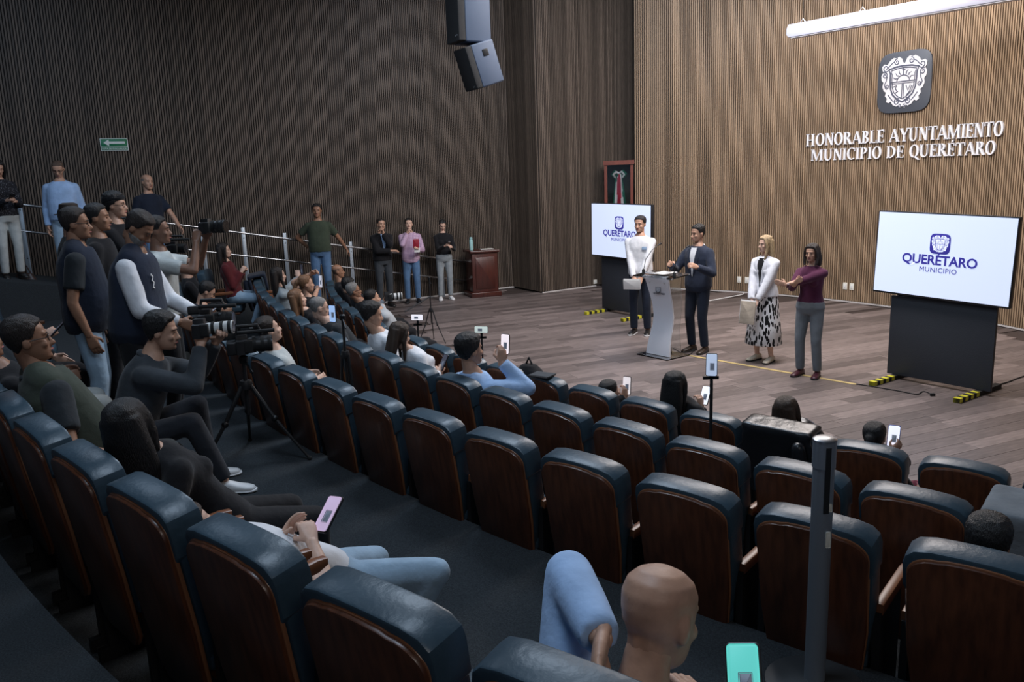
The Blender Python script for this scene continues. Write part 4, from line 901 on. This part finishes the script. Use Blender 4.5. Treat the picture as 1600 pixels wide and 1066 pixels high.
# --------------------------------------------------------------- on the stage
def stand(label, px, py, face, h, **kw):
    p = spot(px, py); return person(label, p, face, h, **kw)
fw = Vector((-.35, -.94)); p0 = spot(1001, 522)
J = person('man in white shirt and navy trousers holding a white paper before the screen', p0, fw, 1.82, top=F_white, collar=F_white, bottom=F_navy2, shoe=S_blk, sole=S_wht, sk='tan', hair=('short', 'black'), rh=(.05, .25, .88), lh=(-.04, .27, .85), re=(1, -.35, -.2), le=(-1, -.35, -.2), rpalm=(0, -1, -.2), lpalm=(0, -1, -.2), yaw=-14, nod=4, fine=True, vox=.013, hem=-.13)
def in_world(J, p): return J['world'] @ Vector(p)
o = thing('paper_sheet', 'white folded paper held by the man in white shirt', 'paper', matrix=frame(in_world(J, (.06, .33, .83)), (-.35, -.94, -.2))); obj('sheet', slab(.26, .004, .16, .003, 0, .001), M_white, o); obj('fold', xf(slab(.25, .004, .15, .003, 0, .001), loc=(.01, .005, -.01)), M_white, o)
obj('watch', tube([J['l'][2] + Vector((.0, -.02, .03)), J['l'][2] + Vector((-.005, -.045, .045))], .034, 14), M_black, J['root'])
obj('badge', xf(slab(.075, .004, .05, .004), loc=tuple(J['tp'](-.085, .139, .33))), mat('badge_blue', (.35, .48, .66), .5), J['root'])
J = person('man in navy suit speaking at the lectern', spot(1080, 552) + Vector((.799, .602, 0)) * .13, (-.74, -.67), 1.76, top=F_navy, jacket=True, inner=F_white, bottom=F_navy2, shoe=S_brn, sk='tan', hair=('short', 'black'), rh=(.20, .36, 1.24), lh=(-.20, .32, 1.23), rhand='fist', lhand='grip', rdir=(-.3, .8, .35), ldir=(.25, .8, .3), yaw=-22, nod=6, fine=True, fit=.024, vox=.013, hem=-.13)
J = person('blonde woman in white jacket and leaf-print skirt holding a folder', spot(1192, 564), (-.78, -.63), 1.64, female=True, top=F_white2, inner=F_black, skirt=P_leaf, shoe=S_bge, sk='fair', hair=('long', 'blond'), rh=(.04, .24, .82), lh=(-.05, .26, .80), re=(1, -.35, -.2), le=(-1, -.35, -.2), rpalm=(0, -1, 0), lpalm=(0, -1, 0), yaw=-22, nod=3, fine=True, vox=.013, fit=.022, hem=-.05)
o = thing('document_folder', 'cream document folder held low by the blonde woman', 'folder', matrix=frame(in_world(J, (.04, .31, .68)), (-.78, -.63, .12))); obj('cover', slab(.22, .008, .29, .006, 0, .002), F_beige, o); obj('page', xf(slab(.23, .004, .31, .004, 0, .001), loc=(.006, -.007, .006)), M_white, o)
J = person('sign-language interpreter in plum sweater and grey trousers with crossed arms', spot(1262, 588), (-.66, -.75), 1.60, female=True, top=F_plum, sleeve='mid', bottom=F_grey, shoe=S_plum, sk='tan', hair=('bob', 'dark'), rh=(.02, .40, 1.20), lh=(.14, .42, 1.16), re=(.5, .1, -1), le=(-.5, .3, -1), rhand='flat', lhand='flat', rdir=(-.6, .5, .3), ldir=(.95, .25, .25), rpalm=(0, -1, 0), lpalm=(0, -1, 0), yaw=-4, nod=6, fine=True, vox=.013, fit=.010)
obj('wristwatch', tube([J['l'][2] + Vector((-.035, -.01, -.012)), J['l'][2] + Vector((-.015, -.005, -.008))], .030, 14), S_plum, J['root'])
# --------------------------------------------------------------- along the left wall
J = person('man in dark blazer and pale shirt touching his chin by the wall', spot(603, 479), (.45, -.89), 1.74, top=F_black, jacket=True, inner=F_sky, bottom=F_charc, shoe=S_blk, sk='tan', hair=('buzz', 'dark'), rh=(-.10, .24, 1.12), lh=(.03, .20, 1.46), le=(-.5, .2, -1), re=(.6, .2, -.6), lhand='fist', ldir=(.2, .1, 1), yaw=10, fit=.024)
J = person('man in pink checked shirt and jeans with hand at his throat', spot(646, 473), (.12, -.99), 1.70, top=P_check, collar=P_check, bottom=F_denim, shoe=S_blk, sk='fair', hair=('short', 'black'), rh=(.04, .17, 1.42), re=(.6, .2, -1), rhand='fist', rdir=(-.4, 0, 1), lh=(-.16, .30, 1.10), lhand='grip', ldir=(.3, .6, .5), nod=-10, fit=.020, hem=-.17)
o = thing('red_notebook', 'small dark red notebook with white paper in the pink-shirted man\'s hand', 'notebook', matrix=frame(in_world(J, (-.12, .36, 1.20)), (.12, -.99, 0))); obj('cover', slab(.12, .015, .17, .005, .03, .002), mat('notebook_red', (.30, .012, .03), .5), o); obj('paper', xf(slab(.11, .006, .16, .004, -.07, .001), loc=(-.01, -.012, 0), rz=.1), M_white, o)
J = person('woman in black sweater and grey joggers looking at her phone', spot(697, 468), (.25, -.97), 1.64, female=True, top=F_black, bottom=cloth('joggers', (.26, .29, .31)), shoe=S_wht, sole=S_wht, sk='fair', hair=('tied', 'black'), rh=(.02, .30, 1.13), lh=(-.12, .30, 1.10), rhand='grip', lhand='grip', nod=28, fit=.010)
phone('dark phone held by the woman in grey joggers', in_world(J, (-.05, .37, 1.19)), in_world(J, (-.05, .2, 1.6)) - in_world(J, (-.05, .37, 1.19)), img=(.05, .05, .07), s_=.4)
def at_rail(label, px, py_top, h, off, face, **kw):
    t = rail_t(px); p = rail(t) + RNRM * off; p.z = ramp_z(t) + .004; return person(label, p, face, h, **kw), p, t
J, p, t = at_rail('man in olive polo and jeans leaning back on the handrail', 484, 333, 1.84, .45, (.12, -.99), top=F_olive, sleeve='short', collar=F_olive, bottom=F_denim, shoe=S_blk, sk='brown', hair=('short', 'black'), belly=.03, rh=(.24, -.18, 1.05), lh=(-.46, -.22, .98), re=(1, 0, -.2), le=(-1, 0, -.2), fit=.018)
J, p, t = at_rail('bald man in navy polo resting a hand on the handrail', 226, 285, 1.88, .45, (.80, -.60), top=F_navy2, sleeve='short', collar=F_navy2, bottom=F_denim, shoe=S_blk, sk='tan', hair=('fringe', 'grey'), lh=(-.28, .34, 1.02), le=(-.6, -.3, -.4), belly=.02, fit=.018)
J, p, t = at_rail('bald man in light blue shirt and jeans looking down by the wall', 90, 264, 1.86, .60, (.30, -.95), top=F_sky, collar=F_sky, bottom=F_light, shoe=S_blk, sk='tan', hair=('buzz', 'stubble'), specs=True, nod=25, fit=.022, belly=.03)
J, p, t = at_rail('woman in dotted dark blouse and white trousers with a phone', 0, 264, 1.74, .40, (.70, -.70), female=True, top=P_dots, bottom=F_pale, shoe=S_blk, sk='tan', hair=('longer', 'black'), rh=(.02, .30, 1.16), lh=(-.10, .28, 1.14), rhand='grip', lhand='grip', nod=22)
phone('dark phone in the hands of the woman in white trousers', in_world(J, (-.03, .37, 1.20)), (-.5, .4, .8), img=(.05, .05, .07), s_=.4)
# --------------------------------------------------------------- camera crew standing in the aisle
AZ = .64
def aisle(px, py, dist): p = sight(px, py, dist); p.z = AZ; return p
J = person('grey-bearded man in navy vest over white shirt bending over his camera', aisle(203, 450, 6.25), (.93, .05), 1.74, top=F_white, collar=F_white, vest=F_navy, bottom=F_black, shoe=S_blk, sk='brown', hair=('short', 'dark'), beard='grey', nod=38, lean=8, rh=(.14, .36, .98), lh=(-.10, .40, 1.00), re=(.5, -.6, -.8), le=(-.6, -.4, -.8), rhand='grip', lhand='grip', fine=True, fit=.024, belly=.05, hem=-.13)
JV = J
camera_gear('black video camera held at the waist by the vest-wearing man', in_world(J, (.02, .50, .97)), (.93, .05, 0), .16, .04, k=1.15, video=True)
obj('press_mark', xf(ribbon([(-.02, .05), (.01, .03), (-.01, .01), (.02, -.01), (0, -.04), (.03, -.05)], .014, .003), frame(J['tp'](.10, .152, .33), (0, -1, 0))), M_white, J['root'], smooth=False)
person('man with spectacles in dark polo and jeans standing behind the vest-wearing man', aisle(128, 450, 6.85), (.90, .35), 1.76, top=F_tee, sleeve='short', vest=F_navy2, bottom=F_light, shoe=S_blk, sk='brown', hair=('short', 'dark'), specs=True, belly=.05, fit=.022)
person('black-shirted man in profile standing between the other cameramen', aisle(164, 450, 7.9), (.95, .25), 1.76, top=F_black, sleeve='short', bottom=F_black, shoe=S_blk, sk='brown', hair=('short', 'black'), fit=.018, lh=(-.05, .38, 1.20), lhand='grip')
J = person('man in black beanie and glasses holding a camera with microphone', aisle(194, 450, 9.0), (.95, .10), 1.84, top=F_black, bottom=F_black, shoe=S_blk, sk='tan', hair=('thick', 'black'), specs=True, rh=(.06, .42, 1.24), lh=(-.10, .40, 1.22), rhand='grip', lhand='grip', fit=.02)
camera_gear('black camera with foam microphone held by the beanie man', in_world(J, (0, .52, 1.28)), (.95, -.1, 0), .12, .04, video=True)
obj('beanie', xf(hair_cap(.022, [(-.1, .0), (.1, .05)], noise=.001), J['head']), F_black, J['root'], angle=180)
J = person('man in dark felt hat behind the other cameramen', aisle(122, 450, 9.0), (.9, .3), 1.72, top=F_black, bottom=F_black, shoe=S_blk, sk='brown', hair=('short', 'black'))
obj('hat_brim', xf(lathe([(.08, .045), (.14, .048), (.142, .055), (.08, .060)], 24), J['head']), mat('hat_felt', (.035, .025, .020), .8), J['root']); obj('hat_crown', xf(lathe([(.092, .05), (.095, .09), (.085, .15), (.05, .165)], 24), J['head']), MATS['hat_felt'], J['root'])
J = person('photographer raising a black camera hidden behind the vest-wearing man', aisle(254, 450, 7.1), (.95, .25), 1.66, top=F_pale, sleeve='short', bottom=F_black, shoe=S_blk, sk='deep', hair=('short', 'black'), rh=(.10, .30, 1.46), lh=(-.06, .36, 1.47), re=(.5, .1, -1), le=(-.4, .3, -1), rhand='grip', lhand='grip')
camera_gear('black zoom-lens camera raised beside the vest-wearing man\'s head', in_world(J, (.02, .38, 1.56)), (.97, -.2, .03), .17, .045)
# crouching photographer
fp_ = aisle(228, 620, 5.45); J = person('photographer in grey jacket crouching with a white telephoto lens', fp_, (.86, .20), 1.74, sit=(0, 0, .30, 1), head=(0, .12, 1.03), top=F_charc, collar=F_charc, bottom=cloth('dark_jeans', (.022, .024, .030)), shoe=S_wht, sole=S_wht, sk='tan', hair=('thick', 'black'), ra=(.16, .42, .085), la=(-.14, .30, .085), rk=(.2, .8, .8), lk=(-.2, .8, .8), rh=(.06, .36, .93), lh=(-.02, .44, .93), re=(.5, .2, -1), le=(-.3, .4, -1), rhand='grip', lhand='grip', fine=True, fit=.024, nod=2)
camera_gear('camera with big white telephoto lens held by the crouching photographer', in_world(J, (.0, .36, 1.02)), (.93, .10, .02), .20, .036, white=True)
st = thing('folding_stool', 'low black folding stool under the crouching photographer', 'stool', in_world(J, (0, J['pel'].y, 0))); obj('seat', slab(.32, .30, .03, .01, .25, .006), M_black, st)
for sx in (-1, 1):
    for sy in (-1, 1): obj('leg', tube([(sx * .14, sy * .12, .24), (sx * .15, -sy * .13, .0)], .010, 6), M_dark, st)
# --------------------------------------------------------------- seated audience
def seated(label, row, i, px, py, f=.27, h=1.72, fwd_lean=False, hips=.34, rhp=None, lhp=None, turn=0, **kw):
    p, fd, rz = seat_at(row, i, .05); d = Vector((fd.x, fd.y, 0)); p = Vector(p)
    hd_ = local(p, d, on_plane(px, py, p + d * f, d)) if px is not None else Vector((0, f, 1.16)); hd_.z = min(hd_.z, 1.30); hd_.x = max(-.09, min(.09, hd_.x))
    if 'recline' not in kw and not fwd_lean:                 # low heads: lean back first, then a smaller build
        for rc, hh in ((14, h), (22, h), (30, h), (36, h), (36, h * .95), (38, max(1.50, h * .90))):
            kw['recline'] = rc; h = hh
            if hd_.z - .455 >= hh / 1.75 * (.672 * math.cos(R(rc)) + .105): break
    if turn: pass
    for key, hpx in (('rh', rhp), ('lh', lhp)):
        if hpx: kw[key] = local(p, d, on_plane(hpx[0], hpx[1], p + d * hpx[2], d))
    kw.setdefault('rh', (.16, hips + .28, .60)); kw.setdefault('lh', (-.16, hips + .28, .60))
    if len(label.split()) <= 11: SEATS[row, i]['label'] = 'blue leather seat under the ' + label
    return person(label, p, fd, h, sit=(hd_.x * .6, hips, .455, 1 if fwd_lean else -1), head=hd_, bottom=kw.pop('bottom', F_black), shoe=kw.pop('shoe', S_blk), **kw)
J = seated('bald man in blue shirt seen from behind with hand on his neck', 'A', 0, 1025, 965, f=.34, h=1.76, hips=.16, fwd_lean=True, top=F_sky, sk='tan', hair=None, ra=(.10, .62, .085), la=(-.14, .62, .085), rhp=(1090, 1130, .50), re=(.5, -.3, -1), lhp=(940, 1000, .24), le=(-.15, .5, 1), lhand='relax', ldir=(.4, -.9, -.3), rhand='grip', fine=True, vox=.012, fit=.022, bottom=F_navy2, yaw=-8, nod=8)
obj('wristwatch', tube([J['l'][2] + (J['l'][1] - J['l'][2]).normalized() * .02, J['l'][2] + (J['l'][1] - J['l'][2]).normalized() * .055], .037, 16), M_black, J['root'])
phone('lit phone with teal picture held by the bald man in blue', sight(1163, 1062, 1.62), Vector((-.45, -.75, .85)), (.25, .9, .4), img=(.10, .50, .45), s_=.9)
J = seated('slouching person in white tee and pale jeans in the raised row', 'A', -3, 252, 812, f=.24, h=1.54, hips=.36, top=F_white, sleeve='short', sk='fair', hair=('short', 'brown'), bottom=F_light, shoe=S_wht, sole=S_wht, recline=56, ra=(.17, .86, .085), la=(-.12, .80, .085), rk=(.2, .3, 1), lk=(-.15, .3, 1), rh=(.10, .60, .62), lh=(-.04, .56, .58), re=(.6, -.2, -.4), rhand='grip', fine=True)
phone('lit phone held by the slouching person in pale jeans', in_world(J, J['r'][2] + Vector((-.03, .10, .06))), Vector((-.5, -.6, .9)), (.4, .7, .4), img=(.45, .35, .50), s_=.8)
seated('person with long black hair in the raised row behind the crouching photographer', 'A', -4, 196, 668, f=.24, h=1.64, female=True, top=F_black, sk='tan', hair=('longer', 'black'), fine=True, yaw=45, rh=(.06, .46, .56), lh=(-.06, .46, .56), ra=(.1, .95, .085), la=(-.1, .95, .085))
seated('man with spectacles in olive vest sitting back in the raised row', 'A', -6, 32, 530, f=.20, h=1.74, top=F_tee, sleeve='short', vest=F_ves, collar=F_tee, bottom=cloth('dark_slacks', (.03, .034, .034)), sk='brown', hair=('short', 'dark'), specs=True, belly=.07, rh=(.27, .50, .63), re=(.5, -.5, -.6), lh=(-.04, .46, .64), recline=16, ra=(.12, .72, .085), la=(-.12, .72, .085), fine=True, yaw=-6, fit=.022)
seated('person in dark jacket and blue jeans beside the olive-vested man', 'A', -7, None, 0, f=.06, h=1.72, top=F_black, bottom=F_denim, sk='brown', hair=('short', 'black'))
seated('person in white trousers with a raised fist in the raised row', 'A', -9, None, 0, f=.06, h=1.72, top=F_tee, bottom=F_pale, sk='deep', hair=('short', 'black'), lh=(-.02, .55, .72), rh=(.10, .58, .70), rhand='fist')
J = seated('person in dark clothes reading a phone beyond the white trousers', 'A', -11, None, 0, f=.08, h=1.70, top=F_black, sk='fair', hair=('short', 'black'), rh=(.02, .56, .80), rhand='grip')
phone('phone held over the empty wooden armrests', in_world(J, J['r'][2] + Vector((-.01, .10, .05))), (-.6, -.3, .7), img=(.05, .05, .07), s_=.4)
seated('bald man in black shirt and spectacles at the end of the aisle row', 'B', -19, 284, 418, f=.20, top=F_black, sk='tan', hair=('buzz', 'stubble'), specs=True)
J = seated('man in navy shirt and pale trousers bent over his phone', 'B', -15, 309, 445, f=.34, fwd_lean=True, hips=.26, top=F_navy2, sleeve='short', bottom=F_khaki, sk='tan', hair=('short', 'black'), specs=True, nod=25, rhp=(338, 492, .62), lhp=(345, 488, .64), rhand='grip', lhand='grip')
phone('phone in the hands of the man in navy shirt', in_world(J, J['r'][2] + Vector((-.02, .10, .05))), (-.5, -.2, .8), img=(.40, .45, .55), s_=.6)
J = seated('man with a video camera on his eye looking up in the aisle row', 'B', -10, 424, 520, f=.26, recline=14, top=F_pale, sk='fair', hair=('short', 'dark'), nod=-12)
pR = sight(343, 403, 12.6); pR.z = .35
J = person('young woman with long dark hair in red top and jeans sitting high by the wall', pR, (.90, .1), 1.66, female=True, sit=(0, 0, .50), head=(0, .05, 1.27), top=F_red, bottom=F_light, shoe=S_wht, sk='fair', hair=('longer', 'dark'), rh=(.06, .30, .92), lh=(-.06, .30, .90), rhand='grip', lhand='grip', ra=(.12, .42, .16), la=(-.12, .42, .16))
put_chair(pR + Vector((-.32, -.04, 0)), math.atan2(.1, .90) - math.pi / 2, 'single blue leather seat under the young woman in red top', None)
J = seated('woman in grey sweater filming with a raised phone', 'C', -16, 437, 430, f=.26, h=1.66, female=True, top=cloth('grey_knit', (.28, .32, .34)), sk='fair', hair=('long', 'dark'), rhp=(466, 432, .55), lhp=(463, 436, .58), rhand='grip', lhand='grip', re=(.5, 0, -1), le=(-.5, 0, -1), vest=None)
phone('dark phone raised by the woman in grey sweater', in_world(J, J['r'][2] + Vector((-.03, .06, .08))), (-.8, -.6, 0), img=(.05, .05, .07), s_=.4)
J = seated('woman with hair tied back and bracelet holding up a white phone', 'C', -14, 475, 424, f=.40, h=1.66, female=True, top=F_black, sleeve='short', sk='tan', hair=('tied', 'honey'), rhp=(500, 440, .72), lhp=(486, 428, .52), rhand='grip', lhand='grip')
phone('white phone held up near the jeans of the olive-polo man', in_world(J, J['r'][2] + Vector((0, .05, .09))), (-.8, -.6, 0), img=(.5, .52, .62), s_=.8, case=(.6, .6, .61))
seated('woman with long honey-blond hair in the second row', 'C', -13, 463, 468, f=.20, h=1.62, female=True, top=F_black, sk='fair', hair=('longer', 'honey'), yaw=-10)
seated('grey-haired man in dark shirt in the second row', 'C', -11, 496, 482, f=.16, top=F_tee, sleeve='short', sk='fair', hair=('buzz', 'grey'), specs=True, nod=14)
seated('balding man in dark shirt in the front row near the wall', 'D', -18, 529, 432, f=.20, top=F_black, sk='brown', hair=('fringe', 'stubble'))
seated('dark-haired person in black leaning in the front row', 'D', -16, 543, 448, f=.24, top=F_black, sk='tan', hair=('thick', 'black'), nod=20)
seated('man with grey hair and spectacles beside the photographer', 'D', -15, 553, 457, f=.22, top=F_black, sk='brown', hair=('short', 'grey'), specs=True)
J = seated('photographer in grey front-row seat aiming a white-lensed camera', 'D', -13, 577, 466, f=.24, top=cloth('grey_light', (.38, .40, .42)), sk='tan', hair=('short', 'black'), rhp=(596, 474, .50), lhp=(600, 470, .54), rhand='grip', lhand='grip', beard='grey')
camera_gear('camera with white lens aimed at the stage in the front row', in_world(J, (J['r'][2] + J['l'][2]) / 2 + Vector((0, .06, .08))), (.95, .2, 0), .20, .042, white=True)
seated('man in white shirt with dark hair turned towards his neighbour', 'C', -9, 574, 492, f=.27, top=F_white, sk='tan', hair=('thick', 'black'), nod=12, yaw=-14)
J = seated('woman with loose brown hair and white top reading her phone', 'C', -8, 614, 522, f=.27, h=1.60, female=True, top=F_white, sk='fair', hair=('long', 'brown'), nod=22, yaw=-10, rh=(.06, .56, .74), lh=(-.04, .54, .70), rhand='grip', lhand='grip')
phone('dark phone in the hands of the brown-haired woman in white', in_world(J, J['r'][2] + Vector((-.02, .06, .07))), (-.7, -.5, .5), img=(.05, .05, .07), s_=.4)
J = seated('broad man in light blue shirt filming with a raised phone', 'C', -6, 731, 548, f=.20, h=1.80, recline=8, top=F_sky, collar=F_sky, sk='tan', hair=('thick', 'black'), belly=.05, rhp=(784, 566, .40), re=(.6, .2, -1), rhand='grip', rdir=(0, .2, 1), fit=.026, fine=True)
phone('phone with bright screen raised by the man in light blue shirt', in_world(J, J['r'][2] + Vector((0, .04, .13))), (-.55, -.8, .1), img=(.75, .68, .72), s_=1.0)
J = seated('dark-haired person low in a front-row seat holding up a phone', 'D', -5, 951, 614, f=.26, h=1.60, hips=.44, top=F_black, sk='tan', hair=('short', 'black'), rhp=(976, 622, .42), rhand='grip', rdir=(0, .2, 1))
phone('phone with live picture held above the front-row seats', in_world(J, J['r'][2] + Vector((0, .03, .10))), (-.55, -.8, .1), img=(.62, .58, .60), s_=1.0)
J = seated('woman with long black hair and dark top in the front row', 'D', -4, 1067, 606, f=.30, h=1.64, hips=.44, female=True, top=F_black, sk='tan', hair=('longer', 'black'), nod=10, rhp=(1096, 636, .55), rhand='grip')
phone('white-lit phone beside the long black hair in the front row', in_world(J, J['r'][2] + Vector((.0, .05, .08))), (-.6, -.7, .5), img=(.72, .74, .80), s_=1.0)
J = seated('brown-haired woman with a black leather jacket over her shoulders', 'D', -2, 1208, 640, f=.30, h=1.62, hips=.36, female=True, top=F_leath, sk='fair', hair=('long', 'brown'), fit=.055, fine=True, hem=-.13)
J = seated('dark-haired person in flowered trousers with a phone in the front row', 'D', -1, 1366, 684, f=.26, h=1.58, hips=.44, female=True, top=F_black, bottom=P_flor, sk='tan', hair=('tied', 'black'), rhp=(1392, 706, .46), rhand='grip')
phone('blue-edged white phone above the front-row seat by the belt post', in_world(J, J['r'][2] + Vector((0, .04, .09))), (-.5, -.8, .3), img=(.72, .74, .86), s_=1.0, case=(.05, .10, .35))
seated('curly dark-haired person low in the aisle-edge seat', 'B', 0, 1543, 850, f=.27, h=1.50, hips=.26, recline=10, ra=(.10, .50, .085), la=(-.10, .50, .085), rh=(.08, .45, .55), lh=(-.08, .45, .55), top=F_black, sk='brown', hair=('thick', 'black'))
# --------------------------------------------------------------- gear standing about
def tier_z(row): return ROWS[row][3] - CH
b = spot(396, 716, AZ); b.z = AZ
tripod('tall black video tripod standing in the aisle by the seat backs', b, .74, .42, .016, az=R(20))
camera_gear('big black video camera mounted on the aisle tripod', b + Vector((0, 0, .81)), (.93, .30, .0), .18, .045, k=1.1, video=True)
b = sight(540, 560, 6.75); b.z = tier_z('B')
tripod('black tripod between the aisle row and the second row', b, 1.20, .14, .013)
phone('upright phone with blue picture on a tripod in the second row', sight(520, 490, 7.3), (-.5, -.85, 0), img=(.30, .45, .72), s_=.9)
b = spot(676, 535); b.z = 0
tripod('slim black tripod standing on the stage edge', b, 1.02, .24, .010, leg_top=.5)
obj('boom_arm', tube([(0, 0, .72), (-.38, -.18, .52)], .010, 8), M_black, bpy.data.objects[[o.name for o in C.objects if o.get('label') == 'slim black tripod standing on the stage edge'][0]])
def phone_stand(label, plabel, px, py, dist, zf, img, land):
    c = sight(px, py, dist); o = thing('phone_stand', label, 'tripod', (c.x, c.y, zf)); h = c.z - zf
    obj('pole', tube([(0, 0, .05), (0, 0, h - .10)], .011, 8), M_black, o); obj('clamp', join(box(-.05, .05, .008, .03, h - .10, h - .08), box(-.012, .012, .008, .03, h - .10, h)), M_dark, o, smooth=False)
    for q in range(3): a = R(30 + 120 * q); obj('leg', tube([(0, 0, .18), (.09 * math.cos(a), .09 * math.sin(a), .006)], .008, 6), M_black, o)
    phone(plabel, c, (-.3, -.95, .05), img=img, s_=1.0, land=land); return o
phone_stand('phone stand by the light blue shirt with a sideways phone', 'sideways phone on a stand beyond the light blue shirt', 752, 515, 8.5, -.10, (.42, .48, .46), True)
phone_stand('slim phone stand near the stage edge tripod', 'sideways phone with white picture near the stage edge tripod', 652, 496, 9.6, -.10, (.70, .68, .74), True)
phone_stand('black selfie-stick stand rising beside the long black hair', 'upright phone on the stand before the signing woman', 1112, 570, 5.3, -.10, (.35, .42, .55), False)
p, fd, rz = seat_at('D', -6, .05); o = thing('tablet_case', 'black tablet case lying on top of a front-row seat back', 'tablet', p + Vector((fd.x * .05, fd.y * .05, CH - .002)), rz + R(18)); obj('cover', slab(.20, .15, .012, .004, .006, .003), M_black, o); obj('flap', xf(slab(.19, .14, .006, .004, .015, .002), loc=(.008, .006, 0)), F_charc, o)
def draped(label, row, i, m_, w_=.49, dz=0.0, front=True):
    p, fd, rz = seat_at(row, i, .05); o = thing('draped_jacket', label, 'jacket', p + Vector((0, 0, dz)), rz); sh = [recl(bow(prism(rrect(w_, .52, .12, 6, 0, .76), -.062, -.016, .015), .18)), recl(bow(prism(rrect(w_, .045, .02, 4, 0, .995), -.06, .205 if front else .13, .015), .18))] + ([recl(bow(prism(rrect(w_, .28, .08, 6, 0, .875), .165, .205, .012), .18))] if front else [])
    obj('cloth', remesh(sh, .014, 14), m_, o, angle=180); obj('sleeve', remesh([recl(tube([(w_ * .36, -.09, .93), (w_ * .40, -.10, .75), (w_ * .36, -.09, .52)], [.045, .05, .04], dome=True))], .013, 3), m_, o, angle=180)
draped('black leather jacket hung over the seat of the brown-haired woman', 'D', -2, F_leath, .49, 0, False)
draped('grey jacket draped over a second-row seat back', 'C', 1, F_grey)
draped('dark navy jacket thrown over the end seat of the second row', 'C', -19, F_navy2)
bg = thing('handbag', 'brown leather handbag standing on the raised row seats', 'bag', spot(40, 440, 1.15)); obj('pouch', remesh([loft([((0, 0, z), (1, 0, 0), (0, 1, 0), a, b_) for z, a, b_ in ((-.12, .15, .07), (-.08, .19, .09), (.02, .18, .08), (.10, .13, .05), (.13, .11, .03))])], .012, 3), mat('bag_leather', (.045, .025, .020), .4), bg, angle=180); obj('strap', tube([(-.10, 0, .12), (-.05, 0, .24), (.05, 0, .24), (.10, 0, .12)], .010, 8), MATS['bag_leather'], bg)
bk = thing('backpack', 'black backpack standing on a front-row seat beyond the light blue shirt', 'bag', seat_at('D', -7, .05)[0] + Vector((.30, .22, .455)), R(-40))
obj('pack', remesh([loft([((0, 0, z), (1, 0, 0), (0, 1, 0), a, b_) for z, a, b_ in ((0, .14, .09), (.06, .18, .12), (.30, .18, .12), (.42, .14, .09), (.48, .07, .05))])], .013, 3), F_black, bk, angle=180); obj('pocket', remesh([ball((0, -.11, .14), (.12, .05, .11))], .012, 2), F_charc, bk, angle=180); obj('strap', tube([(-.08, .11, .42), (-.09, .16, .28), (-.08, .11, .08)], .014, 8), F_black, bk); obj('haul_loop', tube([(-.04, 0, .47), (0, 0, .54), (.04, 0, .47)], .010, 8), F_black, bk)
